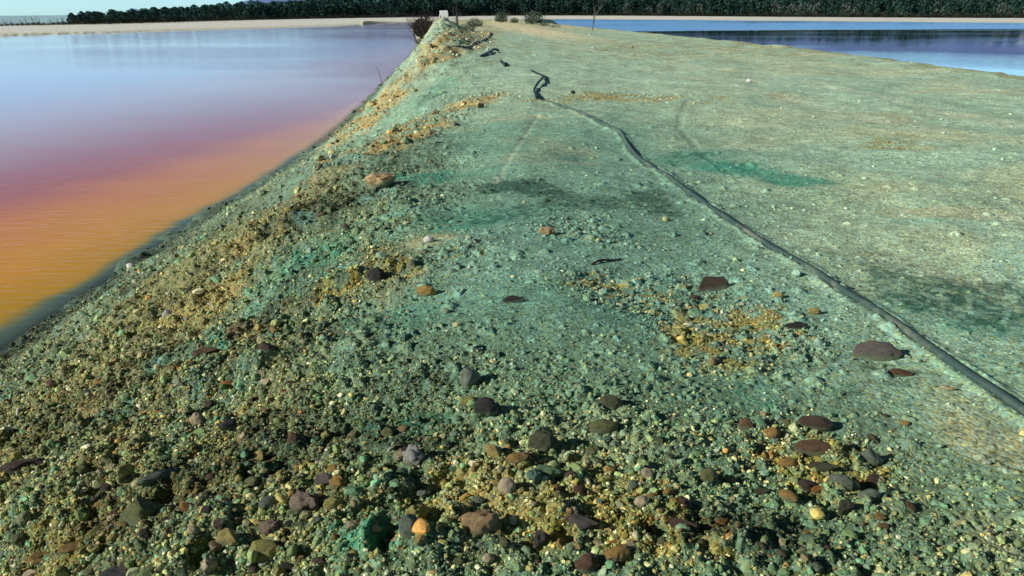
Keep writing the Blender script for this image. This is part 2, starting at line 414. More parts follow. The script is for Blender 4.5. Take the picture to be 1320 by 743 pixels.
def rock_mat(name, c1, c2, scale=14, streak=0.0, contrast=0.5, rough=0.7):
    m, nt, bs = mat(name)
    tc = nd(nt, 'ShaderNodeTexCoord')
    oi = nd(nt, 'ShaderNodeObjectInfo')
    mp = nd(nt, 'ShaderNodeMapping'); link(nt, tc.outputs['Object'], mp.inputs['Vector'])
    mp.inputs['Scale'].default_value = (1, 1 + streak * 6, 1 + streak * 2)
    ad = nd(nt, 'ShaderNodeVectorMath', operation='ADD'); link(nt, mp.outputs[0], ad.inputs[0])
    rv = nd(nt, 'ShaderNodeVectorMath', operation='SCALE', i_0=(13, 7, 5)); link(nt, oi.outputs['Random'], rv.inputs['Scale'])
    link(nt, rv.outputs[0], ad.inputs[1])
    n = nd(nt, 'ShaderNodeTexNoise', i_Scale=float(scale), i_Detail=6.0, i_Roughness=0.65); link(nt, ad.outputs[0], n.inputs['Vector'])
    r = ramp(nt, [(0.5 - contrast * 0.3, c1), (0.5 + contrast * 0.3, c2)], n.outputs['Fac'])
    n2 = nd(nt, 'ShaderNodeTexNoise', i_Scale=float(scale) * 6, i_Detail=3.0); link(nt, ad.outputs[0], n2.inputs['Vector'])
    r2 = ramp(nt, [(0.35, g3(0.4)), (0.5, g3(0.95)), (0.68, g3(1.5))], n2.outputs['Fac'])
    n3 = nd(nt, 'ShaderNodeTexNoise', i_Scale=2.2, i_Detail=5.0, i_Roughness=0.7); link(nt, ad.outputs[0], n3.inputs['Vector'])
    r3 = ramp(nt, [(0.36, g3(0.7)), (0.55, g3(1.2))], n3.outputs['Fac'])
    rr = ramp(nt, [(0, g3(0.75)), (1, g3(1.25))], oi.outputs['Random'])
    c = mult(nt, r.outputs[0], r2.outputs[0]); c = mult(nt, c, rr.outputs[0]); c = mult(nt, c, r3.outputs[0])
    # dust and mud bedding the lower part of the stone
    sp = nd(nt, 'ShaderNodeSeparateXYZ'); link(nt, tc.outputs['Object'], sp.inputs[0])
    ns = nd(nt, 'ShaderNodeTexNoise', i_Scale=3.5, i_Detail=6.0, i_Roughness=0.75); link(nt, ad.outputs[0], ns.inputs['Vector'])
    mu = nd(nt, 'ShaderNodeMath', operation='MULTIPLY_ADD', i_1=1.1, i_2=-0.42); link(nt, ns.outputs['Fac'], mu.inputs[0])
    su = nd(nt, 'ShaderNodeMath', operation='SUBTRACT'); link(nt, mu.outputs[0], su.inputs[0]); link(nt, sp.outputs[2], su.inputs[1])
    rd = ramp(nt, [(0.0, g3(0.0)), (0.10, g3(0.25)), (0.32, g3(0.85))], su.outputs[0])
    dustc = ramp(nt, [(0.35, (0.13, 0.19, 0.12)), (0.65, (0.26, 0.30, 0.17))], n2.outputs['Fac'])
    mx = nd(nt, 'ShaderNodeMix', data_type='RGBA'); link(nt, rd.outputs[0], mx.inputs[0]); link(nt, c, mx.inputs[6]); link(nt, dustc.outputs[0], mx.inputs[7])
    link(nt, mx.outputs[2], bs.inputs['Base Color'])
    bs.inputs['Roughness'].default_value = rough
    bs.inputs['Specular IOR Level'].default_value = 0.35
    b = nd(nt, 'ShaderNodeBump', i_Strength=1.0, i_Distance=0.006); link(nt, n2.outputs['Fac'], b.inputs['Height']); link(nt, b.outputs[0], bs.inputs['Normal'])
    return m


RM = dict(
    charcoal=rock_mat('charcoal_stone', (0.018, 0.018, 0.018), (0.05, 0.045, 0.04)),
    olive=rock_mat('olive_stone', (0.10, 0.12, 0.05), (0.24, 0.25, 0.10)),
    darkolive=rock_mat('dark_olive_stone', (0.05, 0.06, 0.035), (0.13, 0.14, 0.07)),
    greygreen=rock_mat('grey_green_stone', (0.13, 0.17, 0.13), (0.26, 0.31, 0.23)),
    palegrey=rock_mat('pale_grey_stone', (0.28, 0.29, 0.28), (0.55, 0.54, 0.5)),
    yellowgreen=rock_mat('yellow_green_stone', (0.30, 0.28, 0.07), (0.50, 0.47, 0.16)),
    yellow=rock_mat('yellow_stone', (0.42, 0.32, 0.08), (0.66, 0.55, 0.22)),
    cream=rock_mat('cream_stone', (0.5, 0.4, 0.24), (0.72, 0.62, 0.42)),
    ochre=rock_mat('ochre_stone', (0.34, 0.20, 0.05), (0.55, 0.36, 0.11)),
    orange=rock_mat('rust_orange_stone', (0.34, 0.11, 0.02), (0.58, 0.27, 0.05)),
    brown=rock_mat('brown_stone', (0.10, 0.055, 0.03), (0.22, 0.13, 0.07)),
    maroon=rock_mat('maroon_stone', (0.05, 0.034, 0.027), (0.14, 0.09, 0.06), streak=0.6),
    purple=rock_mat('purple_grey_stone', (0.08, 0.07, 0.065), (0.20, 0.17, 0.15), streak=0.5),
    slate=rock_mat('slate_stone', (0.035, 0.042, 0.055), (0.09, 0.10, 0.12), streak=0.5),
    pink=rock_mat('pinkish_stone', (0.26, 0.15, 0.08), (0.50, 0.38, 0.20), contrast=0.7),
    striped=rock_mat('striped_orange_stone', (0.50, 0.24, 0.07), (0.9, 0.74, 0.45), scale=1.6, streak=1.0, contrast=0.3),
    mottled=rock_mat('mottled_stone', (0.16, 0.12, 0.10), (0.50, 0.40, 0.30), scale=26, contrast=0.5),
    green=rock_mat('green_stone', (0.10, 0.20, 0.10), (0.20, 0.34, 0.18)),
    teal=rock_mat('teal_stone', (0.10, 0.22, 0.18), (0.20, 0.38, 0.31)),
    white=rock_mat('white_stone', (0.6, 0.6, 0.56), (0.85, 0.84, 0.78)),
)


def simple_mat(name, col, rough=0.7, noise=0.3, scale=8, metallic=0.0):
    m, nt, bs = mat(name)
    tc = nd(nt, 'ShaderNodeTexCoord')
    n = nd(nt, 'ShaderNodeTexNoise', i_Scale=float(scale), i_Detail=5.0); link(nt, tc.outputs['Object'], n.inputs['Vector'])
    lo = tuple(max(0, v * (1 - noise)) for v in col); hi = tuple(min(1, v * (1 + noise)) for v in col)
    r = ramp(nt, [(0.3, lo), (0.7, hi)], n.outputs['Fac'])
    link(nt, r.outputs[0], bs.inputs['Base Color'])
    bs.inputs['Roughness'].default_value = rough
    bs.inputs['Metallic'].default_value = metallic
    return m


# ------------------------------------------------------------------ mesh helpers
def np_mesh(name, V, faces, nside, col=None, material=None, smooth=True):
    me = bpy.data.meshes.new(name)
    nf = len(faces)
    me.vertices.add(len(V)); me.vertices.foreach_set('co', np.ascontiguousarray(V, dtype=np.float32).ravel())
    me.loops.add(nf * nside); me.loops.foreach_set('vertex_index', np.ascontiguousarray(faces, dtype=np.int32).ravel())
    me.polygons.add(nf)
    me.polygons.foreach_set('loop_start', np.arange(0, nf * nside, nside, dtype=np.int32))
    me.polygons.foreach_set('use_smooth', np.full(nf, smooth, dtype=bool))
    if material:
        me.materials.append(material)
    me.update(calc_edges=True)
    if col is not None:
        a = me.attributes.new('Col', 'FLOAT_COLOR', 'POINT')
        rgba = np.ones((len(V), 4), np.float32); rgba[:, :3] = col
        a.data.foreach_set('color', rgba.ravel())
    return me


def link_obj(name, me, parent=None, loc=None, rot=None, scl=None):
    o = bpy.data.objects.new(name, me); COL.objects.link(o)
    if parent: o.parent = parent
    if loc is not None: o.location = loc
    if rot is not None: o.rotation_euler = rot
    if scl is not None: o.scale = scl
    return o


def tag(o, label=None, cat=None, group=None, kind=None):
    if label: o['label'] = label
    if cat: o['category'] = cat
    if group: o['group'] = group
    if kind: o['kind'] = kind
    return o


def bm_obj(name, bm, material, parent=None, smooth=False, loc=None, rot=None):
    me = bpy.data.meshes.new(name); bm.to_mesh(me); bm.free()
    me.materials.append(material)
    if smooth:
        for p in me.polygons: p.use_smooth = True
    return link_obj(name, me, parent, loc, rot)


def add_box(bm, c, s, rz=0.0):
    g = bmesh.ops.create_cube(bm, size=1.0)
    bmesh.ops.scale(bm, vec=s, verts=g['verts'])
    if rz: bmesh.ops.rotate(bm, cent=(0, 0, 0), matrix=Matrix.Rotation(rz, 3, 'Z'), verts=g['verts'])
    bmesh.ops.translate(bm, vec=c, verts=g['verts'])
    return g['verts']


def tube_mesh(name, pts, radii, sides, material, smooth=True, closed_ends=True):
    pts = [Vector(p) for p in pts]
    V = []; Fc = []
    up = Vector((0, 0, 1))
    for i, p in enumerate(pts):
        t = (pts[min(i + 1, len(pts) - 1)] - pts[max(i - 1, 0)]).normalized()
        s = t.cross(up)
        if s.length < 1e-4: s = Vector((1, 0, 0))
        s.normalize(); n = s.cross(t).normalized()
        r = radii[i] if hasattr(radii, '__len__') else radii
        for k in range(sides):
            a = 2 * math.pi * k / sides
            V.append(p + s * (math.cos(a) * r) + n * (math.sin(a) * r))
    for i in range(len(pts) - 1):
        for k in range(sides):
            k2 = (k + 1) % sides
            Fc.append((i * sides + k, i * sides + k2, (i + 1) * sides + k2, (i + 1) * sides + k))
    if closed_ends:
        Fc.append(tuple(range(sides))[::-1]); Fc.append(tuple((len(pts) - 1) * sides + k for k in range(sides)))
    me = bpy.data.meshes.new(name); me.from_pydata([tuple(v) for v in V], [], Fc)
    me.materials.append(material)
    if smooth:
        for p in me.polygons: p.use_smooth = True
    me.update()
    return me


def catmull(pts, n=6):
    out = []
    P = [Vector(pts[0])] + [Vector(p) for p in pts] + [Vector(pts[-1])]
    for i in range(1, len(P) - 2):
        p0, p1, p2, p3 = P[i - 1], P[i], P[i + 1], P[i + 2]
        for k in range(n):
            t = k / n
            out.append(0.5 * ((2 * p1) + (p2 - p0) * t + (2 * p0 - 5 * p1 + 4 * p2 - p3) * t * t + (3 * p1 - p0 - 3 * p2 + p3) * t ** 3))
    out.append(Vector(pts[-1]))
    return out


# ------------------------------------------------------------------ GROUND
def polar(rs, ths):
    R, T = np.meshgrid(rs, ths, indexing='ij')
    x = (R * np.sin(T)).ravel(); y = (R * np.cos(T)).ravel()
    nr, ntv = len(rs), len(ths)
    i = np.arange(nr - 1)[:, None] * ntv + np.arange(ntv - 1)[None, :]
    f = np.stack([i, i + 1, i + ntv + 1, i + ntv], -1).reshape(-1, 4)[:, ::-1]
    return x, y, f


rs = np.concatenate([np.linspace(0.02, 1.5, 40), np.exp(np.arange(math.log(1.51), math.log(9), 0.0024)), np.exp(np.arange(math.log(9.02), math.log(60), 0.0040)),
                     np.exp(np.arange(math.log(60.2), math.log(9500), 0.011))])
ths = np.concatenate([np.linspace(-math.pi, -0.66, 70), np.arange(-0.655, 0.655, 0.0017), np.linspace(0.66, math.pi, 70)])
gx, gy, gf = polar(rs, ths)
CH = 200000
gz = np.empty_like(gx); gc = np.empty((len(gx), 3))
for a in range(0, len(gx), CH):
    s = slice(a, a + CH)
    Fd = fields(gx[s], gy[s])
    gz[s] = fine_height(gx[s], gy[s], Fd)
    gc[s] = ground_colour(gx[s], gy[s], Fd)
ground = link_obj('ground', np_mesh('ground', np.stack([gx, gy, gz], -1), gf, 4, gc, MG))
tag(ground, kind='structure')


def surf(x, y):
    return float(fine_height(np.array([x], float), np.array([y], float))[0])


def hit_fine(px, py):
    return hit(px, py, fine_height)


# ------------------------------------------------------------------ WATER
def water_mat(name, stops, smax, rough, wave, edge_alpha, spec=0.5):
    m, nt, bs = mat(name)
    at = nd(nt, 'ShaderNodeAttribute', attribute_name='tint')
    dv = nd(nt, 'ShaderNodeMath', operation='DIVIDE', i_1=float(smax)); link(nt, at.outputs['Fac'], dv.inputs[0])
    geo = nd(nt, 'ShaderNodeNewGeometry')
    mp0 = nd(nt, 'ShaderNodeMapping'); link(nt, geo.outputs['Position'], mp0.inputs['Vector']); mp0.inputs['Scale'].default_value = (0.25, 0.6, 1)
    nn = nd(nt, 'ShaderNodeTexNoise', i_Scale=1.0, i_Detail=4.0); link(nt, mp0.outputs[0], nn.inputs['Vector'])
    sb = nd(nt, 'ShaderNodeMath', operation='MULTIPLY_ADD', i_1=0.09, i_2=-0.045); link(nt, nn.outputs['Fac'], sb.inputs[0])
    ad = nd(nt, 'ShaderNodeMath', operation='ADD'); link(nt, dv.outputs[0], ad.inputs[0]); link(nt, sb.outputs[0], ad.inputs[1])
    r = ramp(nt, stops, ad.outputs[0])
    link(nt, r.outputs[0], bs.inputs['Base Color'])
    bs.inputs['IOR'].default_value = 1.33
    bs.inputs['Specular IOR Level'].default_value = spec
    bs.inputs['Roughness'].default_value = rough
    if not edge_alpha:
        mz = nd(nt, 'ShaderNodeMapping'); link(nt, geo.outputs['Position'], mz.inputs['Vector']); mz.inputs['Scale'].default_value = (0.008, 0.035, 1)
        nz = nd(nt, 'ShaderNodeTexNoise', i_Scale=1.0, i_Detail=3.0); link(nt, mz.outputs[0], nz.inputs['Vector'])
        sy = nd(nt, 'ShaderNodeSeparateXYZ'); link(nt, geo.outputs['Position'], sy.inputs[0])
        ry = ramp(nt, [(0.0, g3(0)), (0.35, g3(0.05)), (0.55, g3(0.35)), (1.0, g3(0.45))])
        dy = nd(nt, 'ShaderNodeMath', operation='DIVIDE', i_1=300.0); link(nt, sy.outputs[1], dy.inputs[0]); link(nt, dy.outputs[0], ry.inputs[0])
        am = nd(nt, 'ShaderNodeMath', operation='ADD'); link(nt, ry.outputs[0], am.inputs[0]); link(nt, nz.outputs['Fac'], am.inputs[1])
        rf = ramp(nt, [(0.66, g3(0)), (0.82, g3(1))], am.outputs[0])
        rc = ramp(nt, [(0, (0.02, 0.05, 0.12)), (1, (0.12, 0.33, 0.75))], rf.outputs[0]); link(nt, rc.outputs[0], bs.inputs['Base Color'])  # brighter blue where rippled: reflected sky worked into the base colour
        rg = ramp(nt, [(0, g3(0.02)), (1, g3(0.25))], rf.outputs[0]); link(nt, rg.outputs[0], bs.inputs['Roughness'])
    # ripples
    mp = nd(nt, 'ShaderNodeMapping'); link(nt, geo.outputs['Position'], mp.inputs['Vector'])
    mp.inputs['Scale'].default_value = (1.4, 6.0, 1); mp.inputs['Rotation'].default_value = (0, 0, 0.22)
    w1 = nd(nt, 'ShaderNodeTexNoise', i_Scale=1.2, i_Detail=4.0, i_Roughness=0.6, i_Distortion=0.6); link(nt, mp.outputs[0], w1.inputs['Vector'])
    mp2 = nd(nt, 'ShaderNodeMapping'); link(nt, geo.outputs['Position'], mp2.inputs['Vector'])
    mp2.inputs['Scale'].default_value = (0.03, 0.05, 1)
    w2 = nd(nt, 'ShaderNodeTexNoise', i_Scale=1.0, i_Detail=3.0); link(nt, mp2.outputs[0], w2.inputs['Vector'])
    calm = ramp(nt, [(0.4, g3(0.2)), (0.6, g3(1.0))], w2.outputs['Fac'])
    st = nd(nt, 'ShaderNodeMath', operation='MULTIPLY', i_1=wave); link(nt, calm.outputs[0], st.inputs[0])
    b = nd(nt, 'ShaderNodeBump', i_Distance=0.03); link(nt, st.outputs[0], b.inputs['Strength']); link(nt, w1.outputs['Fac'], b.inputs['Height'])
    link(nt, b.outputs[0], bs.inputs['Normal'])
    if edge_alpha:
        de = nd(nt, 'ShaderNodeAttribute', attribute_name='offshore')
        ra = ramp(nt, [(0.0, g3(0.45)), (0.08, g3(0.8)), (0.22, g3(1.0))], de.outputs['Fac'])
        link(nt, ra.outputs[0], bs.inputs['Alpha'])
    return m


S = 24.0
MWL = water_mat('tinted_lake_water', [
    (0.0, (0.09, 0.14, 0.13)), (0.9 / S, (0.12, 0.17, 0.13)), (1.7 / S, (0.26, 0.24, 0.07)), (2.5 / S, (0.56, 0.31, 0.015)),
    (4.2 / S, (0.80, 0.35, 0.006)), (6.2 / S, (0.80, 0.26, 0.015)), (7.8 / S, (0.58, 0.13, 0.05)), (9.6 / S, (0.54, 0.13, 0.11)),
    (12.5 / S, (0.58, 0.25, 0.26)), (17.0 / S, (0.66, 0.42, 0.54)), (1.0, (0.56, 0.48, 0.80))], S, 0.08, 0.3, True, 0.2)
MWR = water_mat('deep_blue_lake_water', [(0, (0.015, 0.05, 0.10)), (1, (0.015, 0.05, 0.12))], S, 0.03, 0.10, False, 0.6)


def lake(name, poly, material, th0, th1, keep):
    rs = np.exp(np.arange(math.log(2.0), math.log(620), 0.012))
    ths = np.arange(th0, th1, 0.006)
    x, y, f = polar(rs, ths)
    d = sdist(x, y, poly)
    ok = (d < 1.2)[f].any(1) & keep(x, y)[f].all(1)
    f = f[ok]
    used = np.unique(f); rem = np.full(len(x), -1); rem[used] = np.arange(len(used))
    f = rem[f]; x = x[used]; y = y[used]; d = -d[used]
    me = np_mesh(name, np.stack([x, y, np.full(len(x), WATER_Z)], -1), f, 4, None, material)
    # tint: how far out (and along) the mineral colours change; the green shallows follow the shore
    s = np.maximum(d, 0) + 0.23 * y
    sh = 1 - sstep(d + 0.25 * (fbm(x * 1.2, y * 1.2, 5, 3) - 0.5), 0.02, 0.48)
    far = sstep(y, 11, 32)
    tint = s * (1 - sh * (1 - 0.75 * far)) + 0.4 * sh
    a = me.attributes.new('tint', 'FLOAT', 'POINT'); a.data.foreach_set('value', tint.astype(np.float32))
    a = me.attributes.new('offshore', 'FLOAT', 'POINT'); a.data.foreach_set('value', np.clip(d, 0, 1).astype(np.float32))
    o = link_obj(name, me)
    tag(o, kind='structure')
    return o


lake('lake_water', LAKE_L, MWL, -1.75, -0.02, lambda x, y: x < -0.02 * y)
lake('lake_water', LAKE_R, MWR, -0.02, 1.75, lambda x, y: x > 0.01 * y - 1)

# ------------------------------------------------------------------ HILLS far away
mh = simple_mat('hazy_hillside', (0.11, 0.18, 0.42), 0.95, 0.15, 0.004)  # blue base colour has the distance haze mixed in
th = np.linspace(-0.42, 1.1, 500)
prof = 175 * sstep(th, -0.37, -0.12) * (0.8 + 0.5 * fbm(th * 5, th * 0, 7, 4)) + 25
rows = []
for k, (rr, hh) in enumerate([(3300, 0.0), (3600, 0.35), (3900, 0.75), (4200, 1.0), (4800, 0.8)]):
    hz = prof * hh + (fbm(th * 40, th * 0 + k * 3.3, 17, 4) - 0.5) * 26 * hh
    rows.append(np.stack([rr * np.sin(th), rr * np.cos(th), hz - 5 * (k == 0)], -1))
V = np.concatenate(rows); n = len(th)
ii = np.arange(4)[:, None] * n + np.arange(n - 1)[None, :]
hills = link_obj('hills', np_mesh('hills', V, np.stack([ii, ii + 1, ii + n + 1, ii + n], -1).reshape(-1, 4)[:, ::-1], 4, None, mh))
tag(hills, kind='structure')

# ------------------------------------------------------------------ GRAVEL (stuff)
def ico(sub):
    bm = bmesh.new(); bmesh.ops.create_icosphere(bm, subdivisions=sub, radius=1.0)
    v = np.array([x.co[:] for x in bm.verts]); f = np.array([[q.index for q in p.verts] for p in bm.faces])
    bm.free(); return v, f


def cut_stone(sub, planes, depth, rough, seed):
    """a sphere pared by random planes: a broken stone; few shallow planes leave a rounded cobble"""
    g = np.random.default_rng(seed)
    v, f = ico(sub); v = v.copy()
    for k in range(planes):
        nrm = g.normal(size=3); nrm /= np.linalg.norm(nrm)
        dd = 1 - depth * g.uniform(0.35, 1.0)
        over = v @ nrm - dd
        v -= np.clip(over, 0, None)[:, None] * nrm[None, :]
    if rough:
        for i in range(len(v)):
            v[i] *= 1 + rough * mnoise.noise(Vector(v[i] * 2.2) + Vector((seed * 3.1, 0, 0))) + rough * 0.5 * mnoise.noise(Vector(v[i] * 5.5) + Vector((0, seed * 1.7, 0)))
    return v, f


def rot_mats(n, tilt):
    a = rng.uniform(0, 2 * np.pi, n); b = rng.normal(0, tilt, n); c_ = rng.normal(0, tilt, n)
    ca, sa, cb, sb, cc, sc = np.cos(a), np.sin(a), np.cos(b), np.sin(b), np.cos(c_), np.sin(c_)
    Rz = np.zeros((n, 3, 3)); Rz[:, 0, 0] = ca; Rz[:, 0, 1] = -sa; Rz[:, 1, 0] = sa; Rz[:, 1, 1] = ca; Rz[:, 2, 2] = 1
    Rx = np.zeros((n, 3, 3)); Rx[:, 0, 0] = 1; Rx[:, 1, 1] = cb; Rx[:, 1, 2] = -sb; Rx[:, 2, 1] = sb; Rx[:, 2, 2] = cb
    Ry = np.zeros((n, 3, 3)); Ry[:, 1, 1] = 1; Ry[:, 0, 0] = cc; Ry[:, 0, 2] = sc; Ry[:, 2, 0] = -sc; Ry[:, 2, 2] = cc
    return Rz @ Rx @ Ry


PAL = np.array([(0.15, 0.33, 0.22), (0.34, 0.42, 0.19), (0.10, 0.15, 0.06), (0.48, 0.36, 0.13), (0.70, 0.61, 0.36), (0.19, 0.11, 0.06),
                (0.10, 0.05, 0.04), (0.36, 0.37, 0.34), (0.08, 0.09, 0.085), (0.66, 0.62, 0.50), (0.45, 0.22, 0.07), (0.14, 0.24, 0.20)])
W_TEAL = np.array([20, 18, 20, 6, 7, 5, 4, 8, 16, 4, 1, 10.0]); W_TEAL /= W_TEAL.sum()
W_OCH = np.array([10, 16, 16, 14, 14, 8, 8, 4, 12, 5, 4, 5.0]); W_OCH /= W_OCH.sum()

def F_warm(Fd, y):
    return np.clip(Fd['raw'] + Fd['ochre'] + Fd['tan'] + (1 - sstep(y, 2.6, 4.6)), 0, 1)


small_var = [cut_stone(1, 5, 0.45, 0.12, 100 + k) for k in range(8)]
big_var = [cut_stone(2, 7, 0.42, 0.15, 200 + k) for k in range(10)]
Vs, Fs, Cs = [], [], []
base = 0
# size (m), reach (m), stones per m2 at full stoniness, start radius
CLASSES = [(0.0065, 5.2, 14000, 1.8, small_var), (0.011, 8.0, 6000, 1.8, small_var), (0.019, 14, 1500, 1.8, small_var),
           (0.032, 24, 120, 1.8, big_var), (0.055, 40, 34, 5.0, small_var), (0.10, 75, 7.0, 11.0, small_var), (0.2, 110, 1.2, 26, small_var)]
for size, reach, dens, r0, var in CLASSES:
    area = 0.5 * (reach ** 2 - r0 ** 2) * 1.36
    N = int(area * dens)
    N = min(N, 600000)
    r = np.sqrt(rng.uniform(r0 ** 2, reach ** 2, N)); t = rng.uniform(-0.68, 0.68, N)
    x = r * np.sin(t); y = r * np.cos(t)
    Fd = fields(x, y)
    p = Fd['stony'] ** 1.25 * (1 - 0.8 * sstep(r, reach * 0.6, reach))
    if size > 0.04:
        p = p * np.clip(Fd['slope'] * 0.8 + Fd['tan'] + 0.15 * Fd['ochre'], 0.03, 1)
    ok = (rng.uniform(0, 1, N) < p) & (np.minimum(Fd['dL'], Fd['dR']) > -0.45)
    x, y, r = x[ok], y[ok], r[ok]
    Fd = {k: v[ok] for k, v in Fd.items()}
    z = fine_height(x, y, Fd)
    n = len(x)
    sz = size * np.clip(rng.lognormal(0, 0.42, n), 0.4, 1.9) * 0.5
    S3 = np.stack([sz * rng.uniform(0.9, 1.5, n), sz * rng.uniform(0.75, 1.1, n), sz * rng.uniform(0.5, 0.95, n)], -1)
    gc_ = ground_colour(x, y, Fd)
    och = np.clip(Fd['ochre'] + Fd['tan'] + 0.6 * Fd['raw'] + 0.6 * (1 - sstep(y, 2.6, 4.6)), 0, 1)
    idx = np.where(rng.uniform(0, 1, n) < och, rng.choice(12, n, p=W_OCH), rng.choice(12, n, p=W_TEAL))
    pc = PAL[idx] * np.clip(rng.lognormal(0.22, 0.36, (n, 1)), 0.35, 1.9)
    mixf = rng.uniform(0.15, 0.75, (n, 1)) + 0.2 * (1 - F_warm(Fd, y))[:, None] + 0.15 * (sstep(r, 9, 25) * (1 - Fd['tan']))[:, None]
    col = pc * (1 - mixf) + gc_ * mixf * 1.1
    warm = np.clip(Fd['raw'] + (1 - sstep(y, 2.6, 4.6)), 0, 1)[:, None]
    col = np.clip(col, 0, 0.85)
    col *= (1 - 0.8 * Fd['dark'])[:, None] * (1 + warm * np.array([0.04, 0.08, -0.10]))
    wet = 1 - sstep(Fd['dL'], 0.0, 0.6)
    col *= (1 - 0.75 * wet)[:, None]
    M = rot_mats(n, 0.45) * S3[:, None, :]
    vi = rng.integers(0, len(var), n)
    for k, (vv, ff) in enumerate(var):
        sel = np.nonzero(vi == k)[0]
        if not len(sel): continue
        P = np.einsum('nij,vj->nvi', M[sel], vv)
        P[:, :, 0] += x[sel, None]; P[:, :, 1] += y[sel, None]; P[:, :, 2] += (z[sel] + sz[sel] * 0.22)[:, None]
        nv = len(vv)
        Vs.append(P.reshape(-1, 3).astype(np.float32))
        Fs.append((ff[None] + (np.arange(len(sel)) * nv)[:, None, None] + base).reshape(-1, 3).astype(np.int32))
        Cs.append(np.repeat(col[sel], nv, 0).astype(np.float32))
        base += nv * len(sel)
print('gravel verts', base)
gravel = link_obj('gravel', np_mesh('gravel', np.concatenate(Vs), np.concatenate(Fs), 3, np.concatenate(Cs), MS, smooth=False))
tag(gravel, 'loose gravel and small pebbles covering the mineral bank', 'gravel', kind='stuff')
del Vs, Fs, Cs

# ------------------------------------------------------------------ ROCKS: each a thing
def wedge_stone(seed):
    v, f = ico(4); v = v.copy(); g = np.random.default_rng(500 + seed)
    for nrm, dd in [((0.25, 0.75, 0.62), 0.42), ((0.1, -0.70, 0.70), 0.38), ((0, 0, -1), 0.3), ((1, 0.15, 0.25), 0.62), ((-1, 0.2, 0.35), 0.72), ((0.6, -0.6, 0.5), 0.6)]:
        nrm = np.array(nrm) / np.linalg.norm(nrm)
        v -= np.clip(v @ nrm - dd, 0, None)[:, None] * nrm[None, :]
    for i in range(len(v)):
        v[i] *= 1 + 0.10 * mnoise.noise(Vector(v[i] * 4) + Vector((seed, 0, 0)))
    return v / np.abs(v).max(0), f


SHAPES = {
    'round': [cut_stone(4, 5, 0.26, 0.15, 300 + k) for k in range(5)],
    'angular': [cut_stone(4, 10, 0.52, 0.13, 320 + k) for k in range(6)],
    'slab': [cut_stone(4, 9, 0.42, 0.15, 340 + k) for k in range(4)],
    'lump': [cut_stone(4, 5, 0.30, 0.34, 360 + k) for k in range(4)],
    'wedge': [wedge_stone(k) for k in range(2)],
    'oval': [cut_stone(4, 2, 0.14, 0.08, 380 + k) for k in range(4)],
}
mesh_cache = {}


def stone_mesh(kind, k, material):
    key = (kind, k % len(SHAPES[kind]), material)
    if key not in mesh_cache:
        v, f = SHAPES[kind][key[1]]
        me = np_mesh('stone', v, f, 3, None, RM[material], smooth=True)
        if kind in ('angular', 'slab', 'wedge'):
            me.set_sharp_from_angle(angle=math.radians(24))
        mesh_cache[key] = me
    return mesh_cache[key]


def place_stone(name, cat, x, y, w, d, h, rz, kind, k, material, label, group=None, tilt=(0, 0), sink=0.22):
    z = surf(x, y)
    o = link_obj(name, stone_mesh(kind, k, material), None, (x, y, z + h * (0.5 - sink)), (tilt[0], tilt[1], rz), (w / 2, d / 2, h / 2))
    tag(o, label, cat, group)
    return o


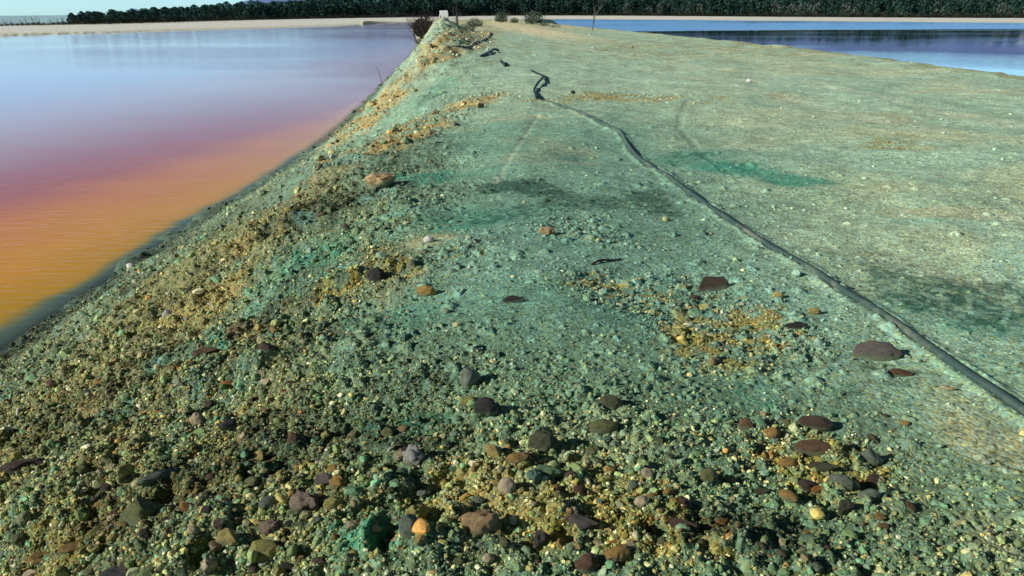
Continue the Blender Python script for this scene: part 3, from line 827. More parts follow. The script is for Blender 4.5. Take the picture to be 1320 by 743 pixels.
# px, py, width px, height px, turn in degrees, kind, variant, material, name, label
ROCKS = [
    (606, 494, 28, 26, 50, 'round', 0, 'greygreen', 'cobble', 'grey-green cobble casting a heart-shaped black shadow in mid foreground'),
    (627, 541, 30, 25, 0, 'round', 1, 'charcoal', 'cobble', 'round near-black cobble just below the olive pebble, centre foreground'),
    (606, 525, 25, 13, 0, 'oval', 0, 'yellowgreen', 'pebble', 'small olive-yellow oval pebble touching the near-black round cobble'),
    (700, 574, 36, 28, 10, 'round', 2, 'darkolive', 'cobble', 'dark olive cobble with rounded top above the pale gravel, centre foreground'),
    (533, 597, 30, 27, -20, 'lump', 0, 'palegrey', 'rock', 'pale grey lumpy rock with a dark hollow to its right'),
    (786, 522, 30, 20, -15, 'oval', 1, 'darkolive', 'cobble', 'dark olive-grey cobble, upper of two right of the centre foreground'),
    (778, 552, 36, 18, 5, 'oval', 2, 'olive', 'cobble', 'flat olive oval cobble, lower of two right of the centre foreground'),
    (530, 701, 26, 32, 80, 'oval', 3, 'greygreen', 'cobble', 'grey-green upright oval cobble beside the big black hollow'),
    (537, 672, 34, 26, 50, 'lump', 1, 'yellowgreen', 'rock', 'yellow-green rock leaning above the grey-green oval cobble'),
    (620, 684, 46, 38, 0, 'lump', 2, 'pink', 'rock', 'large crumbly pinkish tan lump at the bottom centre'),
    (653, 641, 20, 26, 80, 'oval', 0, 'cream', 'pebble', 'cream upright oval pebble above the pinkish lump'),
    (636, 630, 22, 12, 0, 'oval', 1, 'yellow', 'pebble', 'yellow oval pebble left of the cream upright one'),
    (667, 607, 30, 16, 0, 'slab', 0, 'ochre', 'rock', 'flat ochre stone with dark back edge below the dark olive cobble'),
    (705, 625, 34, 15, 0, 'lump', 3, 'green', 'rock', 'pale green crumbly stone right of the cream pebble'),
    (752, 682, 48, 24, -6, 'slab', 1, 'purple', 'rock', 'purple-brown flat slab lying in the orange gravel at the bottom'),
    (697, 698, 30, 28, 20, 'angular', 0, 'purple', 'rock', 'purple-brown angular rock between the pinkish lump and the flat slab'),
    (722, 708, 24, 20, 20, 'angular', 1, 'ochre', 'rock', 'ochre rock with a black hollow right of it, below the flat slab'),
    (757, 729, 32, 26, 20, 'round', 3, 'brown', 'cobble', 'brown rounded cobble at the very bottom, left of the amber stone'),
    (799, 722, 30, 22, 20, 'round', 4, 'ochre', 'cobble', 'amber yellow cobble at the bottom edge of the orange gravel'),
    (791, 708, 16, 12, 10, 'angular', 2, 'orange', 'pebble', 'small rust-red stone above the amber yellow cobble'),
    (878, 684, 46, 24, -12, 'angular', 3, 'maroon', 'rock', 'dark maroon rock in shadow right of the orange gravel'),
    (505, 612, 26, 18, 10, 'round', 1, 'brown', 'cobble', 'brown cobble half lost in a hollow left of the pale grey rock'),
    (437, 636, 22, 18, 0, 'lump', 0, 'ochre', 'rock', 'bright amber lump left of the bottom centre'),
    (432, 662, 26, 20, 30, 'round', 2, 'yellowgreen', 'cobble', 'yellow-green stone right below the bright amber lump'),
    (393, 652, 40, 30, -20, 'lump', 1, 'mottled', 'rock', 'mottled pink and grey conglomerate rock left of the amber lump'),
    (421, 622, 30, 20, -15, 'slab', 2, 'purple', 'rock', 'purple-grey flat stone above the mottled conglomerate rock'),
    (377, 567, 22, 24, 70, 'angular', 4, 'brown', 'rock', 'tan-brown upright stone alone above the mottled conglomerate'),
    (334, 706, 50, 34, 20, 'angular', 5, 'yellowgreen', 'rock', 'jagged yellow-green rock with pointed tips, bottom left of centre'),
    (297, 702, 36, 28, -30, 'angular', 0, 'yellow', 'rock', 'pale yellow jagged rock joining the yellow-green one on its left'),
    (307, 678, 28, 18, 10, 'angular', 1, 'pink', 'rock', 'pinkish brown stone behind the jagged yellow rock'),
    (349, 684, 26, 22, 0, 'lump', 2, 'mottled', 'rock', 'mottled pale stone behind the jagged yellow-green rock'),
    (268, 724, 22, 30, 80, 'angular', 2, 'cream', 'rock', 'cream-yellow upright stone in a black hollow at the bottom left'),
    (360, 726, 24, 22, 40, 'angular', 3, 'yellow', 'rock', 'yellowish stone at the bottom edge below the jagged rock'),
    (185, 661, 62, 44, 25, 'angular', 4, 'olive', 'boulder', 'biggest rock of the slope, cracked green-olive boulder with black shadow'),
    (207, 622, 56, 14, 42, 'slab', 3, 'greygreen', 'rock', 'thin grey-green blade of rock standing above the cracked olive boulder'),
    (238, 656, 20, 16, 30, 'angular', 5, 'orange', 'rock', 'small rust-orange stone right of the olive boulder'),
    (254, 540, 20, 18, 0, 'round', 0, 'cream', 'cobble', 'cream-pink round cobble on the left slope'),
    (165, 614, 30, 24, 45, 'angular', 0, 'yellowgreen', 'rock', 'mustard coloured stone up-slope left of the olive boulder'),
    (30, 604, 58, 18, 24, 'slab', 0, 'maroon', 'rock', 'long reddish brown slab near the left edge'),
    (155, 716, 58, 24, 20, 'slab', 1, 'slate', 'rock', 'dark slate-blue slab at the bottom left'),
    (40, 688, 44, 20, 10, 'angular', 1, 'ochre', 'rock', 'ochre block in the yellow patch, bottom left corner'),
    (95, 703, 34, 22, 20, 'angular', 2, 'ochre', 'rock', 'ochre rock right of the bottom-left block, left of the slate slab'),
    (62, 732, 36, 20, 10, 'round', 3, 'brown', 'cobble', 'dark brown cobble at the bottom-left edge of the photo'),
    (130, 733, 22, 28, 80, 'angular', 3, 'ochre', 'rock', 'orange-tan upright stone touching the slate-blue slab from below'),
    (345, 463, 32, 17, 10, 'angular', 4, 'maroon', 'rock', 'larger maroon stone of the middle left slope'),
    (372, 492, 26, 14, 20, 'angular', 5, 'maroon', 'rock', 'smaller dark maroon stone below the larger maroon one'),
    (302, 419, 24, 14, 15, 'angular', 0, 'pink', 'rock', 'reddish stone above the larger maroon one on the slope'),
    (268, 462, 34, 16, 25, 'slab', 2, 'brown', 'rock', 'brown flat rock left of the larger maroon stone'),
    (300, 545, 36, 12, 40, 'slab', 3, 'slate', 'rock', 'thin dark slate stone right of the cream-pink cobble'),
    (485, 354, 24, 20, 0, 'round', 4, 'charcoal', 'cobble', 'near-black cobble standing alone on the upper slope'),
    (493, 238, 44, 20, 32, 'slab', 1, 'striped', 'boulder', 'orange-brown striped boulder on the brow of the bank'),
    (446, 296, 11, 10, 0, 'round', 0, 'maroon', 'cobble', 'small dark red-brown cobble below the striped boulder'),
    (921, 362, 50, 20, 14, 'wedge', 0, 'maroon', 'boulder', 'maroon wedge-shaped rock with a dark side near the long pipe'),
    (1131, 447, 54, 24, -12, 'round', 2, 'purple', 'boulder', 'purple-grey domed rock beside the long pipe'),
    (1162, 474, 30, 11, -20, 'slab', 0, 'brown', 'rock', 'thin brown stone just below the purple-grey domed rock'),
    (1052, 535, 42, 18, -10, 'oval', 0, 'maroon', 'cobble', 'smooth red-brown oval cobble topping the ochre stone pile'),
    (1050, 568, 48, 19, -6, 'oval', 1, 'brown', 'cobble', 'brown cobble with ochre end in the middle of the stone pile'),
    (1064, 591, 46, 15, -8, 'slab', 1, 'darkolive', 'rock', 'dark olive flat rock under the brown cobble in the pile'),
    (1085, 612, 30, 20, -30, 'round', 3, 'greygreen', 'cobble', 'grey-green cobble low in the middle of the stone pile'),
    (1124, 572, 40, 28, -35, 'angular', 4, 'greygreen', 'rock', 'big grey-green rock at the right side of the stone pile'),
    (1127, 600, 30, 18, 10, 'angular', 5, 'maroon', 'rock', 'maroon rock at the right edge of the stone pile'),
    (1092, 640, 38, 24, 15, 'angular', 0, 'darkolive', 'rock', 'dark jagged rock at the lower end of the stone pile'),
    (1122, 625, 30, 16, 10, 'round', 1, 'greygreen', 'cobble', 'pale green cobble between the maroon and the dark jagged rock'),
    (995, 547, 20, 14, 0, 'round', 4, 'ochre', 'cobble', 'ochre cobble at the upper left of the stone pile'),
    (987, 573, 17, 15, 20, 'angular', 1, 'yellow', 'pebble', 'cream-yellow stone at the left edge of the pile'),
    (1016, 584, 24, 14, 0, 'oval', 2, 'ochre', 'pebble', 'flat ochre pebble inside the pile left of the dark flat rock'),
    (1053, 618, 16, 14, 0, 'angular', 2, 'orange', 'pebble', 'small rust-orange stone low in the stone pile'),
    (962, 540, 20, 15, 0, 'round', 0, 'brown', 'cobble', 'brown cobble standing left of the ochre stone pile'),
    (913, 616, 22, 20, 0, 'round', 1, 'olive', 'cobble', 'olive cobble alone left of the stone pile'),
    (984, 626, 26, 12, 15, 'slab', 2, 'darkolive', 'rock', 'dark thin stone between the olive cobble and the pile'),
    (661, 394, 26, 10, 0, 'slab', 3, 'charcoal', 'rock', 'small flat near-black stone in the middle of the bank'),
    (550, 378, 24, 13, 0, 'round', 2, 'ochre', 'cobble', 'tan rounded stone right below the near-black upper cobble'),
    (705, 306, 20, 12, 0, 'lump', 3, 'pink', 'rock', 'orange-tan crumbly stone under the dark damp patch'),
    (553, 314, 13, 10, 0, 'round', 3, 'white', 'pebble', 'small white stone near the tan patch of the brow'),
    (170, 351, 11, 9, 0, 'round', 4, 'white', 'cobble', 'white stone standing in the shallows of the orange lake'),
    (430, 201, 15, 13, 30, 'angular', 3, 'white', 'rock', 'whitish rock on the shore slope left of the striped boulder'),
    (215, 404, 12, 12, 0, 'round', 0, 'palegrey', 'cobble', 'pale grey cobble low on the slope above the waterline'),
    (1025, 418, 30, 9, -10, 'slab', 0, 'charcoal', 'rock', 'dark flat stone between the maroon wedge and the domed rock'),
    (895, 378, 24, 10, 10, 'angular', 4, 'maroon', 'rock', 'dark maroon chip at the left foot of the wedge-shaped rock'),
    (1003, 378, 16, 9, 0, 'round', 1, 'yellow', 'pebble', 'pale yellow stone near the pipe right of the maroon wedge'),
    (1050, 398, 16, 10, 0, 'round', 2, 'yellow', 'pebble', 'bright yellow pebble between the dark flat stone and the pipe'),
    (965, 105, 9, 5, 0, 'angular', 5, 'white', 'rock', 'whitish stone far out on the flat right of the pipe'),
    (620, 141, 12, 6, 20, 'angular', 0, 'maroon', 'rock', 'dark red-brown rock in the tan rubble left of the black hose'),
    (738, 121, 8, 5, 0, 'angular', 1, 'charcoal', 'rock', 'near-black stone just right of the kinked black hose'),
    (1225, 497, 22, 8, -20, 'slab', 1, 'cream', 'rock', 'flat cream stone beside the pipe at the right'),
]
for i, (px, py, w, h, turn, kind, k, m, name, label) in enumerate(ROCKS):
    x, y, z, t = hit(px, py + h * 0.22)
    cat = {'cobble': 'stone', 'pebble': 'pebble', 'rock': 'rock', 'boulder': 'rock'}[name]
    W = w * t / FPX * 1.04
    dep = -ray(px, py)[2] / math.sqrt(sum(c * c for c in ray(px, py)))       # sine of the look-down angle
    Hh = h * t / FPX
    # picture height is made of depth * sin + height * cos
    hz = {'slab': 0.7, 'oval': 0.95, 'round': 1.1, 'lump': 1.0, 'angular': 1.15, 'wedge': 1.2}[kind]
    cs = math.sqrt(1 - dep * dep)
    hh = Hh / (dep / hz * 0.9 + cs * 0.75)
    dd = min(hh / hz, W * 1.4)
    rz = math.radians(turn)
    place_stone(name, cat, x, y, W * 1.02, dd, hh * (1.35 if kind != 'angular' else 1.2), rz, kind, k, m, label, tilt=(random.uniform(-.15, .15), random.uniform(-.15, .15)), sink=0.34)

# cobbles scattered through the gravel: the largest of the many, each an object of its own
KINDS = {
    'cream': ('pale cream', 'cream'), 'yellow': ('yellowish', 'yellow'), 'ochre': ('ochre', 'ochre'), 'olive': ('olive green', 'olive'),
    'greygreen': ('grey-green', 'greygreen'), 'brown': ('brown', 'brown'), 'maroon': ('dark maroon', 'maroon'),
    'charcoal': ('charcoal', 'charcoal'), 'teal': ('teal green', 'teal'), 'palegrey': ('light grey', 'palegrey'), 'orange': ('rust-orange', 'orange')}
ZONES = [  # name, picture rectangle, count, palette
    ('on the stony slope above the left lake', (20, 380, 420, 600), 74, ['greygreen', 'olive', 'brown', 'maroon', 'cream', 'palegrey', 'orange']),
    ('in the bottom left foreground', (10, 600, 460, 738), 62, ['ochre', 'yellow', 'olive', 'maroon', 'charcoal', 'greygreen', 'cream']),
    ('in the bottom centre foreground', (460, 560, 860, 738), 58, ['yellow', 'olive', 'greygreen', 'ochre', 'brown', 'cream', 'teal']),
    ('in the bottom right foreground', (860, 520, 1180, 730), 22, ['ochre', 'olive', 'brown', 'maroon']),
]
used_xy = []
for zone, (x0, y0, x1, y1), cnt, pal in ZONES:
    made = 0
    while made < cnt:
        px = random.uniform(x0, x1); py = random.uniform(y0, y1)
        x, y, z, t = hit(px, py)
        if any((x - a) ** 2 + (y - b) ** 2 < 0.004 for a, b in used_xy): continue
        Fd = fields(np.array([x]), np.array([y]))
        if Fd['dL'][0] < 0.3 or random.random() > Fd['stony'][0] + 0.15: continue
        used_xy.append((x, y))
        key = random.choice(pal)
        kind = random.choice(['round', 'angular', 'angular', 'slab', 'lump', 'oval'])
        s = random.choice([0.024, 0.03, 0.035, 0.042, 0.055])
        lab = 'loose %s cobble lying %s' % (KINDS[key][0], zone)
        place_stone('cobble', 'stone', x, y, s * random.uniform(1.0, 1.5), s, s * random.uniform(0.6, 0.95), random.uniform(0, 6.28), kind,
                    random.randrange(6), KINDS[key][1], lab, group='%s cobbles lying %s' % (KINDS[key][0], zone),
                    tilt=(random.uniform(-.4, .4), random.uniform(-.4, .4)), sink=0.3)
        made += 1

# dark stones along the left waterline
for (px, py, w) in [(270, 292, 10), (283, 289, 8), (297, 275, 9), (303, 270, 8), (310, 262, 9), (318, 254, 8), (224, 321, 16), (258, 305, 12),
                    (50, 424, 16), (30, 437, 14), (415, 140, 9), (440, 135, 6)][:10]:
    x, y, z, t = hit(px, py)
    o = link_obj('stone', stone_mesh('round', int(px), 'charcoal'), None, (x, y, WATER_Z + 0.005), (0, 0, random.random()), (w * t / FPX / 2, w * t / FPX / 2.6, 0.03))
    tag(o, 'dark wet stone breaking the surface along the left waterline', 'stone', 'dark wet stones along the left waterline')

# ------------------------------------------------------------------ PIPE and HOSES
def pipe_mat():
    m, nt, bs = mat('grey_pipe_plastic')
    geo = nd(nt, 'ShaderNodeNewGeometry')
    n = nd(nt, 'ShaderNodeTexNoise', i_Scale=3.0, i_Detail=6.0, i_Roughness=0.7); link(nt, geo.outputs['Position'], n.inputs['Vector'])
    r = ramp(nt, [(0.3, (0.03, 0.06, 0.055)), (0.5, (0.05, 0.09, 0.08)), (0.72, (0.20, 0.23, 0.16))], n.outputs['Fac'])
    link(nt, r.outputs[0], bs.inputs['Base Color']); bs.inputs['Roughness'].default_value = 0.5
    return m


MP = pipe_mat()
MB = simple_mat('black_rubber', (0.012, 0.013, 0.015), 0.5, 0.3, 20)
pp = []
for p in PIPE_PX:
    x, y, z, t = hit(*p)
    pp.append((x, y, 0))
pp = catmull(pp, 8)
xs = np.array([p.x for p in pp]); ys = np.array([p.y for p in pp])
zs = np.array([surf(a, b) for a, b in zip(xs, ys)])
zs = np.convolve(np.pad(zs, 6, mode='edge'), np.ones(13) / 13, 'valid')
RP = 0.022
pts = [(a, b, c_ + RP * (0.5 + 0.4 * min(1, max(0, (b - 6) / 6)))) for a, b, c_ in zip(xs, ys, zs)]
# sinks into the ground at its far end
for i in range(14):
    a, b, c_ = pts[-1 - i]; pts[-1 - i] = (a, b, c_ - 0.03 * max(0, 1 - i / 5))
pipe = link_obj('pipe', tube_mesh('pipe', pts, RP, 16, MP))
tag(pipe, 'long slate-grey pipe snaking across the green bank from the right edge', 'pipe')


def ground_hose(name, pxs, rad, material, label, cat, lift=0.7, group=None):
    q = []
    for p in pxs:
        x, y, z, t = hit(*p[:2])
        q.append((x, y, surf(x, y) + rad * lift + (p[2] if len(p) > 2 else 0)))
    q = catmull(q, 6)
    o = link_obj(name, tube_mesh(name, q, rad, 10, material))
    tag(o, label, cat, group)
    return o


ground_hose('hose', [(692, 129), (690, 123), (689, 118, 0.02), (694, 111, 0.05), (699, 105, 0.05), (700, 100, 0.03), (694, 96), (685, 93)], 0.03, MB,
            'thick black hose kinked in an S at the far end of the pipe', 'hose', 0.8)
ground_hose('hose', [(620, 74), (630, 70, .02), (638, 67, .05), (643, 67)], 0.05, MB, 'short bent black hose piece lying beyond the kinked hose', 'hose', 0.9)
ground_hose('hose', [(646, 80), (649, 84, .02), (651, 88)], 0.05, MB, 'stubby black hose piece pointing towards the camera beyond the kinked hose', 'hose', 0.9)
ground_hose('hose', [(566, 70), (590, 66), (605, 62), (613, 56), (624, 52), (632, 46), (631, 43)], 0.05, MB,
            'long thin dark hose lying along the far left brow', 'hose', 0.9)
MW = simple_mat('weathered_wood', (0.07, 0.055, 0.04), 0.85, 0.4, 30)
MWP = simple_mat('bleached_wood', (0.5, 0.48, 0.4), 0.85, 0.3, 30)
ground_hose('stick', [(762, 347), (775, 343), (790, 340), (800, 338)], 0.009, MW, 'thin dark stick lying across the middle of the bank', 'stick')
ground_hose('stick', [(12, 548), (18, 541), (24, 530)], 0.010, MWP, 'pale bleached stick near the left edge of the slope', 'stick', 0.9)
ground_hose('stick', [(190, 277), (197, 275), (206, 274)], 0.03, MW, 'dark driftwood piece floating on the orange lake', 'driftwood', 0.2)

# ------------------------------------------------------------------ PLANTS
def branches(bm_pts, rnd, p, d, length, rad, depth, spread, out, droop=0.0, split=(2, 3)):
    n = 4
    pts = [p.copy()]; rads = [rad]
    for i in range(n):
        d = (d + Vector((rnd.uniform(-1, 1), rnd.uniform(-1, 1), rnd.uniform(-.4, .6))) * 0.16 + Vector((0, 0, -droop))).normalized()
        p = p + d * (length / n); pts.append(p.copy()); rads.append(rad * (1 - 0.45 * (i + 1) / n))
    out.append((pts, rads))
    if depth > 0:
        for k in range(rnd.randint(*split)):
            i = rnd.randint(1, n)
            nd_ = (d + Vector((rnd.uniform(-1, 1), rnd.uniform(-1, 1), rnd.uniform(-.2, .8))) * spread).normalized()
            branches(bm_pts, rnd, pts[i], nd_, length * rnd.uniform(0.55, 0.8), rads[i] * 0.62, depth - 1, spread, out, droop, split)


def join_tubes(name, tubes, material, sides=5):
    V = []; Fc = []
    for pts, rads in tubes:
        b0 = len(V)
        for i, p in enumerate(pts):
            t = (pts[min(i + 1, len(pts) - 1)] - pts[max(i - 1, 0)]).normalized()
            s = t.cross(Vector((0.3, 0.9, 0.2))); s.normalize(); n = s.cross(t)
            for k in range(sides):
                a = 2 * math.pi * k / sides
                V.append(tuple(p + s * (math.cos(a) * rads[i]) + n * (math.sin(a) * rads[i])))
        for i in range(len(pts) - 1):
            for k in range(sides):
                k2 = (k + 1) % sides
                Fc.append((b0 + i * sides + k, b0 + i * sides + k2, b0 + (i + 1) * sides + k2, b0 + (i + 1) * sides + k))
    me = bpy.data.meshes.new(name); me.from_pydata(V, [], Fc); me.materials.append(material); me.update()
    return me


MBARK = simple_mat('grey_bark', (0.10, 0.09, 0.08), 0.9, 0.4, 6)
MTWIG = simple_mat('dark_twigs', (0.035, 0.024, 0.022), 0.9, 0.4, 6)
MTWIG2 = simple_mat('greenish_twigs', (0.10, 0.13, 0.10), 0.9, 0.4, 6)


def bare_tree(name, loc, height, seed, label, cat, group=None, stems=1, spread=0.55, twig=MBARK, rad=None, depth=4):
    rnd = random.Random(seed)
    root = link_obj(name, None, None, loc); tag(root, label, cat, group)
    rad = rad or height * 0.014
    trunk, crown = [], []
    for s in range(stems):
        d = Vector((rnd.uniform(-.25, .25), rnd.uniform(-.25, .25), 1)).normalized()
        out = []
        branches(None, rnd, Vector((0, 0, -0.05)), d, height * 0.42, rad, depth, spread, out, 0.0, (2, 4))
        trunk.append(out[0]); crown += out[1:]
    link_obj('trunk', join_tubes('trunk', trunk, MBARK, 7), root)
    link_obj('crown', join_tubes('crown', crown, twig, 4), root)
    return root


def shrub(name, loc, w, h, seed, label, cat, n=90, twig=MTWIG, group=None, leaf=None):
    rnd = random.Random(seed)
    root = link_obj(name, None, None, loc); tag(root, label, cat, group)
    tubes = []
    for i in range(n):
        a = rnd.uniform(0, 6.28); q = rnd.random() ** 0.6
        d = Vector((math.cos(a) * q * w, math.sin(a) * q * w, h * rnd.uniform(0.5, 1.0))).normalized()
        branches(None, rnd, Vector((math.cos(a) * q * w * 0.15, math.sin(a) * q * w * .15, -0.03)), d, h * rnd.uniform(0.45, 0.75), h * 0.008, 1, 0.6, tubes, 0.0, (2, 4))
    link_obj('stems', join_tubes('stems', tubes, twig, 3), root)
    if leaf:
        V = []; Fc = []
        for i in range(500):
            a = rnd.uniform(0, 6.28); q = rnd.random() ** 0.5
            c_ = Vector((math.cos(a) * q * w * .5, math.sin(a) * q * w * .5, h * rnd.uniform(0.1, 0.95) * (1 - q * 0.4)))
            u = Vector((rnd.uniform(-1, 1), rnd.uniform(-1, 1), rnd.uniform(-1, 1))).normalized() * 0.05 * h
            v = u.cross(Vector((rnd.uniform(-1, 1), rnd.uniform(-1, 1), rnd.uniform(-1, 1)))).normalized() * 0.05 * h
            b0 = len(V); V += [tuple(c_ - u), tuple(c_ + v), tuple(c_ + u), tuple(c_ - v)]; Fc.append((b0, b0 + 1, b0 + 2, b0 + 3))
        me = bpy.data.meshes.new('foliage'); me.from_pydata(V, [], Fc); me.materials.append(leaf)
        link_obj('foliage', me, root)
    return root


def on_ground(px, dist):
    """a point of the ground at the bearing of a picture column, so many metres away"""
    a, b, c_ = ray(px, 20)
    x, y = a / b * dist, dist
    return Vector((x, y, surf(x, y)))


MLEAF = simple_mat('dull_green_leaves', (0.05, 0.085, 0.05), 0.7, 0.4, 3)
shrub('bare_shrub', on_ground(546, 88), 2.3, 2.7, 1, 'dark bare bush on the left brow before the white vehicle', 'bush', n=220, leaf=simple_mat('dead_brown_leaves', (0.035, 0.024, 0.018), 0.9, 0.4, 6))
shrub('bare_shrub', on_ground(541, 76), 1.2, 1.1, 9, 'small dark bush at the waterline under the big bare bush', 'bush', n=60)
bare_tree('bare_tree', on_ground(591, 120), 5.2, 4, 'thin leafless tree beside the white vehicle at the end of the bank', 'tree', stems=2, twig=MTWIG2, rad=0.03)
bare_tree('bare_tree', on_ground(764, 82), 4.2, 6, 'thin leafless sapling on the right rim in front of the blue lake', 'tree', stems=1, twig=MTWIG2, rad=0.05)
for px, dd, w, h, lab in [(646, 150, 2.2, 2.2, 'dark bush farthest left of those beyond the road'), (663, 140, 1.4, 1.1, 'low round dark bush second from left beyond the road'),
                          (688, 122, 2.6, 2.2, 'grey-green leafy bush on the right rim of the bank'), (702, 108, 1.4, 0.7, 'low ragged bush right beside the grey-green leafy bush'),
                          (716, 98, 1.5, 0.45, 'low tuft of scrub on the rim left of the sapling'), (612, 105, 2.0, 1.3, 'ragged dark bush left of the sandy road'),
                          (603, 78, 1.6, 0.8, 'low dry bush on the ochre heap of the left brow')]:
    shrub('bush', on_ground(px, dd), w, h, int(px), lab, 'bush', n=50, twig=MTWIG2, leaf=MLEAF)
for px, dist, h, lab in [(487, 36.5, 0.9, 'single curved dry stem at the left waterline, nearest of the two'), (545, 62, 0.9, 'dry upright stem on the far left brow under the bush')]:
    p = on_ground(px, dist)
    o = link_obj('dry_stem', join_tubes('dry_stem', [([p, p + Vector((-.02, 0, h * .5)), p + Vector((-.12, 0, h * .85)), p + Vector((-.25, 0, h))], [.018, .014, .01, .006])], MBARK, 5))
    tag(o, lab, 'plant')
# a dark post near the end
p = on_ground(589, 100)
bm = bmesh.new(); add_box(bm, (0, 0, 0.55), (0.2, 0.2, 1.2)); add_box(bm, (0, 0, 1.17), (0.26, 0.26, 0.06))
o = bm_obj('post', bm, MW, None, False, p); tag(o, 'short dark wooden post right of the white vehicle', 'post')

# ------------------------------------------------------------------ THE WOOD across the lakes
def crown_mesh(name, seed, n, material, conic, leaf):
    g = np.random.default_rng(seed)
    V = np.empty((n, 4, 3)); col = np.empty((n, 4, 3))
    for i in range(n):
        h = g.uniform(0, 1) ** 0.8
        if conic: w = (1 - h) ** 0.75 * 0.34 + 0.03
        else: w = 0.36 * math.sqrt(max(0.03, 1 - (2 * h - 0.9) ** 2 * 0.9))
        a = g.uniform(0, 2 * np.pi)
        lob = 1 + 0.25 * math.sin(3 * a + seed) * math.cos(5 * h + seed)
        q = math.sqrt(g.uniform(0.15, 1)) * w * lob
        c_ = np.array([math.cos(a) * q, math.sin(a) * q, 0.14 + h * 0.86])
        u = g.normal(size=3); u /= np.linalg.norm(u); v = np.cross(u, g.normal(size=3)); v /= np.linalg.norm(v)
        s = leaf * g.uniform(0.6, 1.3)
        V[i] = [c_ - u * s, c_ + v * s * .8, c_ + u * s, c_ - v * s * .8]
        col[i] = g.uniform(0.6, 1.4)
    V = V.reshape(-1, 3); f = np.arange(n * 4).reshape(n, 4)
    return V, f, col.reshape(-1, 3)


def leaf_mat(name, c1, c2):
    m, nt, bs = mat(name)
    at = nd(nt, 'ShaderNodeVertexColor', layer_name='Col')
    oi = nd(nt, 'ShaderNodeObjectInfo')
    r = ramp(nt, [(0, c1), (1, c2)], oi.outputs['Random'])
    c_ = mult(nt, r.outputs[0], at.outputs['Color'])
    link(nt, c_, bs.inputs['Base Color']); bs.inputs['Roughness'].default_value = 0.9
    bs.inputs['Specular IOR Level'].default_value = 0.1
    return m


M_PINE = leaf_mat('dark_pine_needles', (0.014, 0.040, 0.036), (0.028, 0.065, 0.052))
M_BROAD = leaf_mat('greyish_foliage', (0.05, 0.08, 0.07), (0.10, 0.125, 0.105))
pine_raw = [crown_mesh('c', 10 + k, 230, None, True, 0.065) for k in range(4)]
broad_raw = [crown_mesh('c', 30 + k, 230, None, False, 0.065) for k in range(3)]
round_pine_me = [np_mesh('crown', v, f, 4, c_, M_PINE, smooth=False) for v, f, c_ in broad_raw]
pine_me = [np_mesh('crown', v, f, 4, c_, M_PINE, smooth=False) for v, f, c_ in pine_raw]
broad_me = [np_mesh('crown', v, f, 4, c_, M_BROAD, smooth=False) for v, f, c_ in broad_raw]
trunk_me = tube_mesh('trunk', [(0, 0, -0.03), (0.005, 0, 0.3), (0, 0.005, 0.75)], [0.022, 0.016, 0.006], 7, MBARK)


def shore_offset(poly_pts, off):
    """points along a far shore line, pushed inland"""
    out = []
    for (x0, y0), (x1, y1) in zip(poly_pts[:-1], poly_pts[1:]):
        L = math.hypot(x1 - x0, y1 - y0)
        nx, ny = -(y1 - y0) / L, (x1 - x0) / L
        if nx * x0 + ny * y0 < 0: nx, ny = -nx, -ny
        for k in range(int(L // 1)):
            out.append((x0 + (x1 - x0) * k / L + nx * off, y0 + (y1 - y0) * k / L + ny * off))
    return out


def tree_h(az):
    return float(np.interp(az, [-0.56, -0.5, -0.35, -0.22, -0.1, 0.2, 0.5, 0.6, 0.66], [1.5, 2.6, 4.2, 6.0, 8.0, 8.5, 6.5, 5.2, 3.8]))


# front row: follow a constant distance from the shore by marching along bearings
front = []
az = -0.515
while az < 0.66:
    ys_ = np.linspace(120, 620, 1000)
    dmin = np.minimum(sdist(ys_ * az, ys_, LAKE_L), sdist(ys_ * az, ys_, LAKE_R))
    # last point that is still nearer than 70 m to water
    inw = np.nonzero(dmin < 70)[0]
    yy = ys_[min(inw[-1] + 1, len(ys_) - 1)]
    yy += random.uniform(0, 7)
    front.append((az * yy, yy, az))
    az += max(3.2, tree_h(az) * 0.5) / math.hypot(az * yy, yy) * random.uniform(0.75, 1.3)
print('front trees', len(front))
for (x, y, az) in front:
    h = tree_h(az) * random.uniform(0.8, 1.15)
    right = az > 0.12
    if right and random.random() < 0.4:
        me = random.choice(broad_me); h *= 0.8; nm = 'broadleaf_tree'
        lab, grp = 'small greyish broadleaf tree in the front row of the wood behind the blue lake', 'greyish trees edging the wood behind the blue lake'
    else:
        me = random.choice(round_pine_me if random.random() < 0.65 else pine_me); nm = 'pine_tree'
        if right: lab, grp = 'dark pine in the front row of the wood behind the blue lake', 'dark pines edging the wood behind the blue lake'
        elif az < -0.12: lab, grp = 'dark pine in the front row of the wood behind the pink lake', 'dark pines edging the wood behind the pink lake'
        else: lab, grp = 'dark pine in the front row of the wood beyond the end of the bank', 'dark pines edging the wood beyond the bank'
    root = link_obj(nm, None, None, (x, y, float(base_height(np.array([x]), np.array([y]))[0])), (0, 0, random.uniform(0, 6.28)), (h * random.uniform(.9, 1.2),) * 2 + (h,))
    tag(root, lab, 'tree', grp)
    link_obj('trunk', trunk_me, root); link_obj('crown', me, root)

